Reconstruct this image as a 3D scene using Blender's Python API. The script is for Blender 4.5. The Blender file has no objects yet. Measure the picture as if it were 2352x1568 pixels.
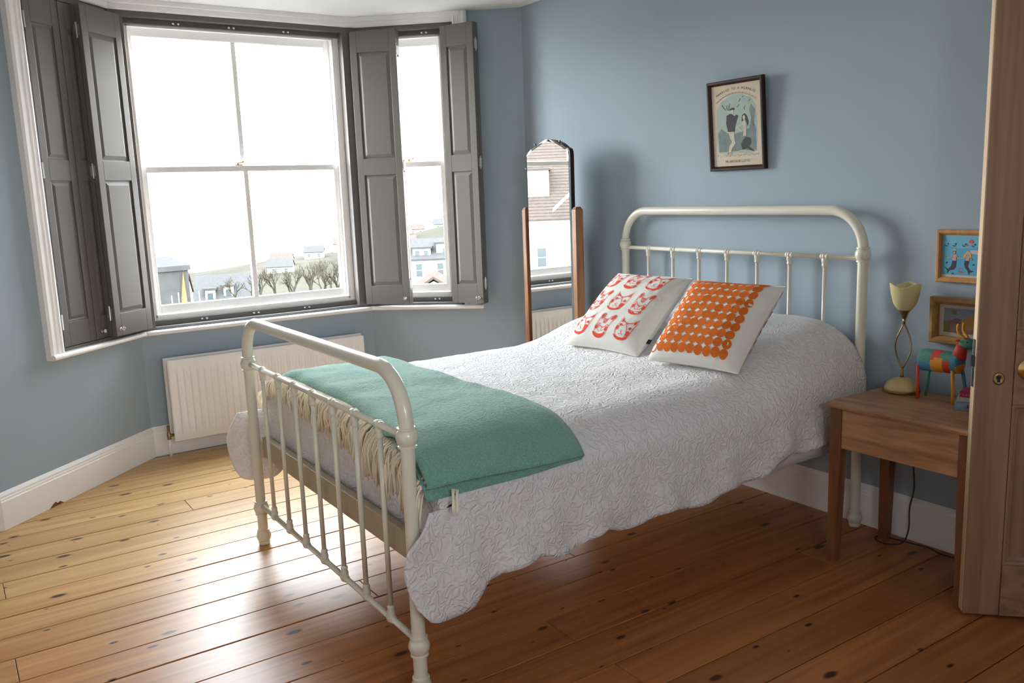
import bpy, bmesh, math, random
from mathutils import Vector, Matrix, Euler, noise
from mathutils.geometry import tessellate_polygon
R = math.radians
rnd = random.Random(7)
sc = bpy.context.scene
COL = sc.collection

# ------------------------------------------------------------------ camera, world, exposure
cam_d = bpy.data.cameras.new('camera'); cam_d.sensor_width = 36; cam_d.lens = 30.219
cam_d.clip_end = 2000; cam_d.clip_start = 0.02
cam = bpy.data.objects.new('camera', cam_d); COL.objects.link(cam)
cam.location = (3.44232, -3.07706, 1.41654)
cam.rotation_euler = (1.398906, 0.036554, 0.977152)
sc.camera = cam
w = bpy.data.worlds.new('sky'); sc.world = w; w.use_nodes = True
nt = w.node_tree; bg = nt.nodes['Background']
tc = nt.nodes.new('ShaderNodeTexCoord'); sp = nt.nodes.new('ShaderNodeSeparateXYZ')
rp = nt.nodes.new('ShaderNodeValToRGB')
rp.color_ramp.elements[0].position = 0.0; rp.color_ramp.elements[0].color = (1.0, .985, .95, 1)
rp.color_ramp.elements[1].position = 0.7; rp.color_ramp.elements[1].color = (.80, .90, 1.0, 1)
nt.links.new(tc.outputs['Generated'], sp.inputs[0]); nt.links.new(sp.outputs['Z'], rp.inputs[0])
nt.links.new(rp.outputs[0], bg.inputs[0]); bg.inputs[1].default_value = 9.0
sc.view_settings.view_transform = 'Standard'; sc.view_settings.look = 'None'
sc.view_settings.exposure = 1.93; sc.view_settings.gamma = 1.0
sc.view_settings.use_curve_mapping = False
cy = sc.cycles
cy.use_denoising = True; cy.denoiser = 'OPENIMAGEDENOISE'
cy.max_bounces = 14; cy.diffuse_bounces = 12; cy.glossy_bounces = 4; cy.transparent_max_bounces = 12
cy.transmission_bounces = 6; cy.sample_clamp_indirect = 8.0; cy.caustics_reflective = False; cy.caustics_refractive = False

def portal(loc, rot, sx, sy):
    l = bpy.data.lights.new('window_portal', 'AREA'); l.shape = 'RECTANGLE'; l.size = sx; l.size_y = sy
    l.cycles.is_portal = True
    o = bpy.data.objects.new('window_portal', l); COL.objects.link(o); o.location = loc; o.rotation_euler = rot

# ------------------------------------------------------------------ mesh helpers
class MB:
    def __init__(s): s.v = []; s.f = []; s.mi = []
    def add(s, vs, fs, M=None, mi=0):
        b = len(s.v)
        for p in vs:
            p = Vector(p)
            s.v.append(M @ p if M is not None else p)
        for f in fs: s.f.append([b + i for i in f]); s.mi.append(mi)
        return s
    def box(s, x0, x1, y0, y1, z0, z1, M=None, mi=0):
        vs = [(x, y, z) for z in (z0, z1) for y in (y0, y1) for x in (x0, x1)]
        return s.add(vs, [(0,2,3,1),(4,5,7,6),(0,1,5,4),(2,6,7,3),(0,4,6,2),(1,3,7,5)], M, mi)
    def prism(s, pts, z0, z1, M=None, mi=0):       # 2d polygon extruded in z
        n = len(pts)
        vs = [(p[0], p[1], z0) for p in pts] + [(p[0], p[1], z1) for p in pts]
        fs = [list(range(n))[::-1], list(range(n, 2*n))] + [(i, (i+1) % n, n+(i+1) % n, n+i) for i in range(n)]
        return s.add(vs, fs, M, mi)
    def grid(s, fn, nu, nv, cu=False, cv=False, M=None, mi=0):
        vs = [fn(i / (nu if cu else nu-1), j / (nv if cv else nv-1)) for j in range(nv) for i in range(nu)]
        fs = []
        for j in range(nv if cv else nv-1):
            for i in range(nu if cu else nu-1):
                a = j*nu+i; b = j*nu+(i+1) % nu; c = ((j+1) % nv)*nu+(i+1) % nu; d = ((j+1) % nv)*nu+i
                fs.append((a, b, c, d))
        return s.add(vs, fs, M, mi)
    def lathe(s, prof, n=20, M=None, mi=0, caps=True):
        vs = []; fs = []
        for r, z in prof:
            for k in range(n):
                a = 2*math.pi*k/n; vs.append((r*math.cos(a), r*math.sin(a), z))
        for j in range(len(prof)-1):
            for k in range(n):
                fs.append((j*n+k, j*n+(k+1) % n, (j+1)*n+(k+1) % n, (j+1)*n+k))
        if caps: fs.append(list(range(n))[::-1]); fs.append([(len(prof)-1)*n+k for k in range(n)])
        return s.add(vs, fs, M, mi)
    def tube(s, pts, r, n=8, closed=False, caps=True, M=None, mi=0):
        pts = [Vector(p) for p in pts]; m = len(pts)
        rr = r if isinstance(r, (list, tuple)) else [r]*m
        T = []
        for i in range(m):
            a = pts[(i-1) % m] if (closed or i > 0) else pts[i]
            b = pts[(i+1) % m] if (closed or i < m-1) else pts[i]
            T.append((b-a).normalized())
        up = Vector((0,0,1)) if abs(T[0].z) < .9 else Vector((1,0,0))
        N = (up - T[0]*up.dot(T[0])).normalized(); vs = []; fs = []
        for i in range(m):
            N = (N - T[i]*N.dot(T[i])).normalized(); B = T[i].cross(N)
            for k in range(n):
                a = 2*math.pi*k/n; vs.append(pts[i] + (N*math.cos(a)+B*math.sin(a))*rr[i])
        for i in range(m if closed else m-1):
            for k in range(n):
                j = (i+1) % m
                fs.append((i*n+k, i*n+(k+1) % n, j*n+(k+1) % n, j*n+k))
        if caps and not closed: fs.append(list(range(n))[::-1]); fs.append([(m-1)*n+k for k in range(n)])
        return s.add(vs, fs, M, mi)
    def rect_tube(s, pts, prof, M=None, mi=0):     # not used for mitres; straight extrude of a profile along 2 pts
        return s
    def ball(s, c, r, n=12, m=8, sc=(1,1,1), M=None, mi=0):
        prof = [(max(1e-4, math.sin(math.pi*j/m))*1.0, -math.cos(math.pi*j/m)) for j in range(m+1)]
        T = Matrix.Translation(c) @ Matrix.Diagonal((r*sc[0], r*sc[1], r*sc[2], 1))
        return s.lathe(prof, n, (M @ T) if M is not None else T, mi, caps=False)

def mk(name, mb, mats, parent=None, smooth=False, bevel=0, kind=None, recalc=True, loc=None, seg=2, subsurf=0, auto=None, weld=0):
    """one mesh object; verts are given in world space and stored relative to the thing's base"""
    if parent is not None: base = parent['_base'] if '_base' in parent else (0,0,0)
    elif loc is not None: base = loc
    else:
        xs = [p.x for p in mb.v]; ys = [p.y for p in mb.v]; zs = [p.z for p in mb.v]
        base = ((min(xs)+max(xs))/2, (min(ys)+max(ys))/2, min(zs))
    base = Vector(base)
    me = bpy.data.meshes.new(name)
    me.from_pydata([p-base for p in mb.v], [], mb.f)
    if not isinstance(mats, (list, tuple)): mats = [mats]
    for m in mats: me.materials.append(m)
    if len(mats) > 1: me.polygons.foreach_set('material_index', mb.mi)
    if recalc:
        bm = bmesh.new(); bm.from_mesh(me)
        if weld: bmesh.ops.remove_doubles(bm, verts=bm.verts, dist=weld)
        bmesh.ops.recalc_face_normals(bm, faces=bm.faces); bm.to_mesh(me); bm.free()
    if smooth: me.polygons.foreach_set('use_smooth', [True]*len(me.polygons))
    me.update()
    o = bpy.data.objects.new(name, me); COL.objects.link(o)
    if parent is not None:
        o.parent = parent; o['_base'] = tuple(base)
    else:
        o.location = base; o['_base'] = tuple(base)
    if smooth and auto is not None:
        try:
            me.set_sharp_from_angle(angle=R(auto))
        except Exception: pass
    if bevel:
        b = o.modifiers.new('bevel', 'BEVEL'); b.width = bevel; b.segments = seg; b.limit_method = 'ANGLE'; b.angle_limit = R(40)
    if subsurf:
        b = o.modifiers.new('sub', 'SUBSURF'); b.levels = subsurf; b.render_levels = subsurf
    if kind: o['kind'] = kind
    return o
def thing(name, label, cat, loc, group=None):
    o = bpy.data.objects.new(name, None); COL.objects.link(o); o.location = loc; o.empty_display_size = .1
    o['_base'] = tuple(loc); o['label'] = label; o['category'] = cat
    if group: o['group'] = group
    return o
def tag(o, label, cat, group=None):
    o['label'] = label; o['category'] = cat
    if group: o['group'] = group
    return o
def lab(o, label): o['label'] = label; return o
def interp(x, pts):
    if x <= pts[0][0]: return pts[0][1]
    for (a, b), (c, d) in zip(pts, pts[1:]):
        if x <= c:
            t = (x-a)/(c-a) if c > a else 0
            return b+(d-b)*t
    return pts[-1][1]
def cinterp(x, pts):
    n = len(pts)
    if x <= pts[0][0]: return pts[0][1]
    if x >= pts[-1][0]: return pts[-1][1]
    for i in range(n-1):
        if x <= pts[i+1][0]:
            x0, y0 = pts[i]; x1, y1 = pts[i+1]
            m0 = (pts[i+1][1]-pts[max(0,i-1)][1])/(pts[i+1][0]-pts[max(0,i-1)][0])
            m1 = (pts[min(n-1,i+2)][1]-pts[i][1])/(pts[min(n-1,i+2)][0]-pts[i][0])
            h = x1-x0; t = (x-x0)/h
            return (2*t**3-3*t*t+1)*y0+(t**3-2*t*t+t)*h*m0+(-2*t**3+3*t*t)*y1+(t**3-t*t)*h*m1
def sstep(a, b, x):
    t = max(0, min(1, (x-a)/(b-a))); return t*t*(3-2*t)
def frame(o, d, n):   # local (s, off, z) -> world
    return Matrix(((d[0], n[0], 0, o[0]), (d[1], n[1], 0, o[1]), (0, 0, 1, o[2]), (0, 0, 0, 1)))
def poly(mb, pts, fn, mi=0):   # filled flat polygon through a mapping fn(a, b) -> 3d
    P = [Vector((p[0], p[1], 0)) for p in pts]
    mb.add([fn(p[0], p[1]) for p in pts], [list(t) for t in tessellate_polygon([P])], None, mi)
def disc(mb, cx, cy, rx, ry, fn, n=14, rot=0, mi=0):
    c, s_ = math.cos(rot), math.sin(rot)
    poly(mb, [(cx+rx*math.cos(a)*c-ry*math.sin(a)*s_, cy+rx*math.cos(a)*s_+ry*math.sin(a)*c) for a in [2*math.pi*k/n for k in range(n)]], fn, mi)
def stroke(mb, pts, wd, fn, mi=0, closed=False):
    m = len(pts); L = []; Q = []
    for i in range(m):
        a = pts[(i-1) % m] if (closed or i > 0) else pts[i]; b = pts[(i+1) % m] if (closed or i < m-1) else pts[i]
        tx, ty = b[0]-a[0], b[1]-a[1]; l = math.hypot(tx, ty) or 1; nx, ny = -ty/l, tx/l
        L.append(fn(pts[i][0]+nx*wd/2, pts[i][1]+ny*wd/2)); Q.append(fn(pts[i][0]-nx*wd/2, pts[i][1]-ny*wd/2))
    mb.add(L+Q, [(i, (i+1) % m, m+(i+1) % m, m+i) for i in range(m if closed else m-1)], None, mi)
def text_tris(body, size, align='CENTER'):
    cu = bpy.data.curves.new('txt', 'FONT'); cu.body = body; cu.size = size; cu.align_x = align; cu.resolution_u = 2
    o = bpy.data.objects.new('txt', cu); COL.objects.link(o)
    dg = bpy.context.evaluated_depsgraph_get(); me = bpy.data.meshes.new_from_object(o.evaluated_get(dg))
    vs = [tuple(v.co) for v in me.vertices]; fs = [list(p.vertices) for p in me.polygons]
    bpy.data.objects.remove(o); bpy.data.curves.remove(cu); bpy.data.meshes.remove(me)
    return vs, fs

# ------------------------------------------------------------------ materials
def nodes(m): return m.node_tree.nodes, m.node_tree.links
def pbr(name, col, rough=.6, metal=0.0, spec=.5, bump=None, var=None, coat=0.0, sheen=0.0):
    """bump=(scale,strength[,detail]); var=(scale, amount) colour mottling"""
    m = bpy.data.materials.new(name); m.use_nodes = True; N, L = nodes(m); b = N['Principled BSDF']
    b.inputs['Base Color'].default_value = (*col, 1); b.inputs['Roughness'].default_value = rough
    b.inputs['Metallic'].default_value = metal; b.inputs['Specular IOR Level'].default_value = spec
    if coat: b.inputs['Coat Weight'].default_value = coat; b.inputs['Coat Roughness'].default_value = .15
    if sheen: b.inputs['Sheen Weight'].default_value = sheen; b.inputs['Sheen Roughness'].default_value = .5
    if bump or var:
        g = N.new('ShaderNodeNewGeometry')
    if bump:
        n = N.new('ShaderNodeTexNoise'); n.inputs['Scale'].default_value = bump[0]; n.inputs['Detail'].default_value = 3
        L.new(g.outputs['Position'], n.inputs['Vector'])
        bp = N.new('ShaderNodeBump'); bp.inputs['Strength'].default_value = bump[1]; bp.inputs['Distance'].default_value = .004
        L.new(n.outputs[0], bp.inputs['Height']); L.new(bp.outputs[0], b.inputs['Normal'])
    if var:
        n = N.new('ShaderNodeTexNoise'); n.inputs['Scale'].default_value = var[0]; n.inputs['Detail'].default_value = 4
        L.new(g.outputs['Position'], n.inputs['Vector'])
        mx = N.new('ShaderNodeMix'); mx.data_type = 'RGBA'
        mx.inputs['A'].default_value = (*[c*(1-var[1]) for c in col], 1); mx.inputs['B'].default_value = (*[min(1, c*(1+var[1])) for c in col], 1)
        L.new(n.outputs[0], mx.inputs['Factor']); L.new(mx.outputs['Result'], b.inputs['Base Color'])
    return m
def wood(name, dark, light, axis=2, scale=18, stretch=12, rough=.45, knots=0.0, knotcol=(.05,.02,.01), perobj=.0, bumps=.08, spec=.5, kscale=5.0, lo=.35, hi=.68, bay_light=None):
    m = bpy.data.materials.new(name); m.use_nodes = True; N, L = nodes(m); b = N['Principled BSDF']
    b.inputs['Roughness'].default_value = rough; b.inputs['Specular IOR Level'].default_value = spec
    g = N.new('ShaderNodeNewGeometry'); oi = N.new('ShaderNodeObjectInfo')
    of = N.new('ShaderNodeVectorMath'); of.operation = 'MULTIPLY'; of.inputs[1].default_value = (37.0, 21.0, 13.0)
    cb = N.new('ShaderNodeCombineXYZ')
    for k in range(3): L.new(oi.outputs['Random'], cb.inputs[k])
    L.new(cb.outputs[0], of.inputs[0])
    ad = N.new('ShaderNodeVectorMath'); ad.operation = 'ADD'; L.new(g.outputs['Position'], ad.inputs[0]); L.new(of.outputs[0], ad.inputs[1])
    mp = N.new('ShaderNodeVectorMath'); mp.operation = 'MULTIPLY'
    s = [scale]*3; s[axis] = scale/stretch; mp.inputs[1].default_value = s
    L.new(ad.outputs[0], mp.inputs[0])
    n = N.new('ShaderNodeTexNoise'); n.inputs['Scale'].default_value = 1; n.inputs['Detail'].default_value = 6; n.inputs['Distortion'].default_value = .6
    L.new(mp.outputs[0], n.inputs['Vector'])
    r = N.new('ShaderNodeValToRGB'); r.color_ramp.elements[0].position = lo; r.color_ramp.elements[1].position = hi
    r.color_ramp.elements[0].color = (*dark, 1); r.color_ramp.elements[1].color = (*light, 1)
    L.new(n.outputs[0], r.inputs[0]); col = r.outputs[0]
    if bay_light:      # bounced light painted in: paler gold by the bay, redder further inside
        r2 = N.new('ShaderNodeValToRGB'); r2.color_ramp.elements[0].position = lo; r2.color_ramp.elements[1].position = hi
        r2.color_ramp.elements[0].color = (*bay_light[0], 1); r2.color_ramp.elements[1].color = (*bay_light[1], 1); L.new(n.outputs[0], r2.inputs[0])
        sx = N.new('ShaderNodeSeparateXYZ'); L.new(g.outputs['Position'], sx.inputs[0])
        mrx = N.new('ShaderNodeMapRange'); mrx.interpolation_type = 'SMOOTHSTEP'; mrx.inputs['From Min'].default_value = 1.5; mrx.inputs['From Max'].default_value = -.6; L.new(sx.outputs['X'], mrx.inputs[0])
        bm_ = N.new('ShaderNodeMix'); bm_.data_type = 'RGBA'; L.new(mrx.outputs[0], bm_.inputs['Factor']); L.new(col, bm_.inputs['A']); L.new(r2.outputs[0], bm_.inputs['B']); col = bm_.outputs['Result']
    if perobj:
        hs = N.new('ShaderNodeMix'); hs.data_type = 'RGBA'; hs.blend_type = 'MULTIPLY'; hs.inputs['Factor'].default_value = 1
        mr = N.new('ShaderNodeMapRange'); mr.inputs['To Min'].default_value = 1-perobj; mr.inputs['To Max'].default_value = 1+perobj*.6
        L.new(oi.outputs['Random'], mr.inputs[0])
        L.new(col, hs.inputs['A']); L.new(mr.outputs[0], hs.inputs['B']); col = hs.outputs['Result']
    if knots:
        mp2 = N.new('ShaderNodeVectorMath'); mp2.operation = 'MULTIPLY'
        s2 = [kscale]*3; s2[axis] = kscale*.45; mp2.inputs[1].default_value = s2; L.new(ad.outputs[0], mp2.inputs[0])
        vo = N.new('ShaderNodeTexVoronoi'); vo.inputs['Scale'].default_value = 1
        if axis == 1:
            vo.voronoi_dimensions = '2D'
        L.new(mp2.outputs[0], vo.inputs['Vector'])
        sc_ = N.new('ShaderNodeSeparateColor'); L.new(vo.outputs['Color'], sc_.inputs[0])
        pw = N.new('ShaderNodeMath'); pw.operation = 'POWER'; L.new(sc_.outputs[0], pw.inputs[0]); pw.inputs[1].default_value = 2.0
        ml = N.new('ShaderNodeMath'); ml.operation = 'MULTIPLY_ADD'; L.new(pw.outputs[0], ml.inputs[0]); ml.inputs[1].default_value = .9; ml.inputs[2].default_value = .22
        dv = N.new('ShaderNodeMath'); dv.operation = 'DIVIDE'; L.new(vo.outputs['Distance'], dv.inputs[0]); L.new(ml.outputs[0], dv.inputs[1])
        kr = N.new('ShaderNodeValToRGB'); kr.color_ramp.elements[0].position = knots*.55; kr.color_ramp.elements[1].position = knots
        kr.color_ramp.elements[0].color = (1,1,1,1); kr.color_ramp.elements[1].color = (0,0,0,1)
        L.new(dv.outputs[0], kr.inputs[0])
        mk_ = N.new('ShaderNodeMix'); mk_.data_type = 'RGBA'; L.new(kr.outputs[0], mk_.inputs['Factor'])
        L.new(col, mk_.inputs['A']); mk_.inputs['B'].default_value = (*knotcol, 1); col = mk_.outputs['Result']
    L.new(col, b.inputs['Base Color'])
    if bumps:
        bp = N.new('ShaderNodeBump'); bp.inputs['Strength'].default_value = bumps; bp.inputs['Distance'].default_value = .003
        L.new(n.outputs[0], bp.inputs['Height']); L.new(bp.outputs[0], b.inputs['Normal'])
    return m
def cloth(name, col, pattern=60, strength=.35, transl=.15, dist=.004, sheen=.2, fleck=None, detail=2.0, warp=.8, bands=0):
    m = bpy.data.materials.new(name); m.use_nodes = True; N, L = nodes(m); b = N['Principled BSDF']
    b.inputs['Base Color'].default_value = (*col, 1); b.inputs['Roughness'].default_value = .95
    b.inputs['Specular IOR Level'].default_value = .1; b.inputs['Sheen Weight'].default_value = sheen
    g = N.new('ShaderNodeNewGeometry')
    wn = N.new('ShaderNodeTexNoise'); wn.inputs['Scale'].default_value = pattern; wn.inputs['Detail'].default_value = detail; wn.inputs['Distortion'].default_value = warp
    L.new(g.outputs['Position'], wn.inputs['Vector'])
    bp = N.new('ShaderNodeBump'); bp.inputs['Strength'].default_value = strength; bp.inputs['Distance'].default_value = dist
    hgt = wn.outputs[0]
    if bands:       # stitched vermicelli quilting: contour lines of the noise
        m1 = N.new('ShaderNodeMath'); m1.operation = 'MULTIPLY'; m1.inputs[1].default_value = bands; L.new(hgt, m1.inputs[0])
        m2 = N.new('ShaderNodeMath'); m2.operation = 'SINE'; L.new(m1.outputs[0], m2.inputs[0]); hgt = m2.outputs[0]
    L.new(hgt, bp.inputs['Height']); L.new(bp.outputs[0], b.inputs['Normal'])
    if fleck:
        vo = N.new('ShaderNodeTexVoronoi'); vo.inputs['Scale'].default_value = fleck[0]; L.new(g.outputs['Position'], vo.inputs['Vector'])
        kr = N.new('ShaderNodeValToRGB'); kr.color_ramp.elements[0].position = .15; kr.color_ramp.elements[1].position = .42
        kr.color_ramp.elements[0].color = (*fleck[1], 1); kr.color_ramp.elements[1].color = (*col, 1)
        L.new(vo.outputs['Distance'], kr.inputs[0]); L.new(kr.outputs[0], b.inputs['Base Color'])
    if transl:
        t = N.new('ShaderNodeBsdfTranslucent'); t.inputs[0].default_value = (*col, 1); ms = N.new('ShaderNodeMixShader'); ms.inputs[0].default_value = transl
        L.new(b.outputs[0], ms.inputs[1]); L.new(t.outputs[0], ms.inputs[2]); L.new(ms.outputs[0], N['Material Output'].inputs[0])
    return m
def glass(name):
    m = bpy.data.materials.new(name); m.use_nodes = True; N, L = nodes(m)
    t = N.new('ShaderNodeBsdfTransparent'); t.inputs[0].default_value = (.97, .985, .98, 1)
    gl = N.new('ShaderNodeBsdfGlossy'); gl.inputs['Roughness'].default_value = .02
    lw = N.new('ShaderNodeLayerWeight'); lw.inputs[0].default_value = .12
    ms = N.new('ShaderNodeMixShader'); L.new(lw.outputs['Fresnel'], ms.inputs[0]); L.new(t.outputs[0], ms.inputs[1]); L.new(gl.outputs[0], ms.inputs[2])
    L.new(ms.outputs[0], N['Material Output'].inputs[0]); return m

M = {}
M['wall'] = pbr('blue_wall_paint', (.338, .412, .475), .85, spec=.2, bump=(9, .06), var=(1.3, .025))
M['pale'] = pbr('pale_bounce_wall', (.80, .845, .88), .9, spec=.1)  # unseen right and rear walls, made pale to bounce fill light
M['white'] = pbr('white_gloss_paint', (.88, .87, .86), .35, bump=(30, .03))
M['ceil'] = pbr('ceiling_paint', (.77, .765, .755), .9, spec=.1)
M['shut'] = pbr('grey_shutter_paint', (.122, .113, .105), .42, bump=(60, .03))
M['glass'] = glass('window_glass')
M['chrome'] = pbr('polished_chrome', (.85, .85, .86), .12, 1.0)
M['steel'] = pbr('hinge_steel', (.62, .61, .6), .3, 1.0)
M['brass'] = pbr('brass', (.72, .50, .20), .2, 1.0)
M['oldbrass'] = pbr('tarnished_brass', (.30, .21, .10), .35, 1.0)
M['iron'] = pbr('dark_iron', (.06, .055, .065), .45, .8)
M['sub'] = pbr('dark_gap', (.012, .008, .006), .9, spec=.1)
M['plank'] = wood('pine_floorboard', (.30, .096, .028), (.45, .170, .052), axis=1, scale=26, stretch=22, rough=.37, knots=.10, knotcol=(.06,.020,.008), perobj=.12, bumps=.012, kscale=6.5, spec=.38, bay_light=((.43, .235, .082), (.58, .36, .150)))
M['door'] = wood('stripped_pine', (.20, .105, .058), (.31, .172, .098), axis=2, scale=30, stretch=26, rough=.55, knots=.10, knotcol=(.06,.03,.015), bumps=.12, kscale=4.0)
M['doorh'] = wood('stripped_pine_rail', (.20, .105, .058), (.31, .172, .098), axis=0, scale=30, stretch=22, rough=.55, bumps=.12)
M['litpine'] = wood('lit_pine_edge', (.52, .37, .22), (.68, .52, .34), axis=2, scale=40, stretch=20, rough=.6, bumps=.1)  # door pine made paler, window light put into its colour
M['table'] = wood('worn_table_wood', (.20, .080, .032), (.58, .31, .155), axis=0, scale=26, stretch=9, rough=.34, bumps=.06, lo=.28, hi=.74)
M['tableleg'] = wood('table_leg_wood', (.15, .050, .020), (.27, .105, .045), axis=2, scale=18, stretch=10, rough=.42, bumps=.06)
M['walnut'] = wood('mirror_walnut', (.16, .065, .028), (.34, .16, .07), axis=2, scale=22, stretch=10, rough=.3, bumps=.03)
M['blackwood'] = wood('black_frame_wood', (.010, .006, .005), (.045, .014, .008), axis=2, scale=20, stretch=8, rough=.42, spec=.25)
M['pineframe'] = wood('orange_pine_frame', (.42, .19, .06), (.58, .31, .12), axis=2, scale=40, stretch=8, rough=.4)
M['oakframe'] = wood('oak_frame', (.30, .16, .045), (.46, .27, .09), axis=0, scale=34, stretch=8, rough=.4)
M['cream'] = pbr('cream_enamel', (.70, .665, .56), .28, coat=.3)
M['tan'] = pbr('shaded_cream_rail', (.42, .36, .25), .5)  # bed cream darkened, shade put into the colour
M['rad'] = pbr('radiator_enamel', (.87, .85, .85), .4)
M['spread'] = cloth('quilted_bedspread', (.80, .785, .795), pattern=30, strength=.58, transl=.12, dist=.0026, detail=1.0, warp=.6, bands=30)
M['sheet'] = cloth('pale_sheet', (.66, .60, .62), pattern=30, strength=.2, transl=.05)
M['wool'] = cloth('mint_wool', (.165, .365, .295), pattern=95, strength=.9, transl=.0, dist=.009, sheen=.35, fleck=(170, (.27, .45, .37)), detail=4)
M['fringe'] = pbr('cream_yarn', (.85, .78, .64), .9, spec=.1)
M['cotton'] = cloth('cream_cotton', (.77, .75, .70), pattern=25, strength=.25, transl=.08)
M['orange'] = pbr('orange_print', (.60, .135, .018), .9, spec=.1)
M['red'] = pbr('coral_print', (.72, .075, .045), .9, spec=.1)
M['black'] = pbr('black_tag', (.015, .015, .018), .8)
M['mirror'] = pbr('mirror_silver', (.90, .92, .915), .0, 1.0)
M['shade'] = cloth('lamp_shade_glass', (.72, .66, .40), pattern=10, strength=.02, transl=.35, sheen=0)
M['lampbase'] = pbr('lamp_base_glaze', (.55, .44, .19), .3, coat=.4, var=(25, .25))
M['cable'] = pbr('brown_cable', (.035, .018, .012), .5)
M['paper'] = pbr('aged_paper', (.60, .53, .42), .9, spec=.1, var=(18, .08))
M['papergreen'] = pbr('tinted_print', (.37, .46, .43), .9, spec=.1, var=(22, .10))
M['ink'] = pbr('print_ink', (.09, .10, .105), .9, spec=.1)
M['inkmid'] = pbr('print_midtone', (.21, .26, .26), .9, spec=.1, var=(60, .25))
M['inklight'] = pbr('print_highlight', (.56, .52, .42), .9, spec=.1)
M['sky'] = pbr('picture_sky', (.13, .44, .62), .6)
M['sea'] = pbr('picture_sea', (.08, .36, .55), .6)
M['skin'] = pbr('picture_skin', (.62, .33, .22), .7)
M['blond'] = pbr('picture_blond', (.66, .40, .13), .7)
M['navy'] = pbr('picture_navy', (.035, .035, .06), .7)
M['sunred'] = pbr('picture_red', (.62, .09, .05), .7)
M['mat'] = pbr('picture_mount', (.55, .50, .45), .9, spec=.1)
M['p_blue'] = pbr('picture_blue_grey', (.21, .27, .36), .8, var=(120, .3))
M['p_mauve'] = pbr('picture_mauve', (.21, .125, .11), .8, var=(90, .2))
M['p_ochre'] = pbr('picture_ochre', (.36, .20, .05), .8, var=(90, .2))
M['p_green'] = pbr('picture_green', (.17, .19, .06), .8, var=(90, .2))
M['t_red'] = pbr('toy_red', (.60, .05, .02), .6, bump=(300, .5))
M['t_blue'] = pbr('toy_blue', (.06, .24, .38), .6, bump=(300, .5))
M['t_green'] = pbr('toy_green', (.06, .24, .17), .45, bump=(300, .7), var=(200, .5))
M['t_yel'] = pbr('toy_yellow', (.70, .31, .02), .6, bump=(300, .5))
M['bk_red'] = pbr('book_red', (.42, .03, .07), .5)
M['bk_white'] = pbr('book_cream', (.60, .56, .48), .7)
M['bk_blue'] = pbr('book_blue', (.20, .40, .58), .5)
# outside
M['render_white'] = pbr('white_render', (.30, .29, .26), .9, spec=0)
M['slate'] = pbr('slate_roof', (.032, .0315, .031), .8, spec=0, var=(6, .3))
M['tile'] = pbr('brown_roof_tile', (.040, .032, .028), .85, spec=0, var=(5, .35))
M['ochre'] = pbr('ochre_lichen', (.085, .062, .030), .9, spec=0)
M['ext_glass'] = pbr('far_window_glass', (.03, .038, .04), .2)
M['grass'] = pbr('hill_grass', (.028, .026, .021), .95, spec=0, var=(.08, .5))
M['bark'] = pbr('bare_twigs', (.030, .027, .020), .95, spec=0)
M['stone'] = pbr('white_window_surround', (.30, .30, .29), .9, spec=0)
M['hall'] = pbr('hall_paint', (.30, .27, .23), .9)

# ------------------------------------------------------------------ room geometry
H = 2.50
P = [Vector(p) for p in ((-.917,-4.10),(-.917,-2.966),(-1.665,-2.167),(-1.665,-.757),(-.970,.012),(3.95,.012),(3.95,-4.10))]
def unit(v): return v.normalized()
SEG = []
for i in range(len(P)):
    a, b = P[i], P[(i+1) % len(P)]; d = unit(b-a); SEG.append((a, b, d, Vector((d.y, -d.x))))   # n = inward (to the right of travel)
def mitre(i, off):     # point at vertex i offset along inward normals
    n0 = SEG[i-1][3]; n1 = SEG[i][3]; m = (n0+n1); k = 1+n0.dot(n1)
    return P[i] + m*(off/k)
def wallslab(mb, i, z0, z1, s0=None, s1=None, t=.26):
    a, b, d, n = SEG[i]; L = (b-a).length
    ia = a if s0 is None else a+d*s0; ib = b if s1 is None else a+d*s1
    oa = mitre(i, -t) if s0 is None else ia-n*t; ob = mitre((i+1) % len(P), -t) if s1 is None else ib-n*t
    mb.prism([ia, ib, ob, oa], z0, z1)
OUT = .26
names = ['wall_side', 'wall_bay_left', 'wall_bay_centre', 'wall_bay_right', 'wall_head', 'wall_right', 'wall_rear']
C0, LCEN = SEG[2][0], (SEG[2][1]-SEG[2][0]).length
# centre opening in wall coords s from P2 ; right opening from P3
CO = (.078, 1.322); RO = (.075, .545); ZO = (.728, 2.440); WFILL = (2.25, 2.95)  # last pair is the added opening for fill light
for i, nm in enumerate(names):
    mb = MB()
    if i in (2, 3):
        s0, s1 = CO if i == 2 else RO
        wallslab(mb, i, -.05, ZO[0]); wallslab(mb, i, ZO[1], H+.08)
        wallslab(mb, i, ZO[0], ZO[1], None, s0); wallslab(mb, i, ZO[0], ZO[1], s1, None)
    elif i == 5:
        wallslab(mb, i, -.05, 1.50); wallslab(mb, i, 1.95, H+.08)
        wallslab(mb, i, 1.50, 1.95, None, WFILL[0]); wallslab(mb, i, 1.50, 1.95, WFILL[1], None)
    elif i == 4:
        wallslab(mb, i, -.05, H+.08, None, 3.60)                    # doorway from s=3.60 to 4.37
        wallslab(mb, i, 2.02, H+.08, 3.60, 4.37); wallslab(mb, i, -.05, H+.08, 4.37, None)
    else: wallslab(mb, i, -.05, H+.08)
    mk(nm, mb, M['pale'] if i in (5, 6) else M['wall'], kind='structure')
poly_floor = [mitre(i, -.02) for i in range(len(P))]
mb = MB(); mb.prism([mitre(i, -.26) for i in range(len(P))], H, H+.08); mk('ceiling', mb, M['ceil'], kind='structure')
mb = MB(); mb.prism([mitre(i, -.20) for i in range(len(P))] , -.08, -.022)
floor = mk('floor', mb, M['sub'], kind='structure')
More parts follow.
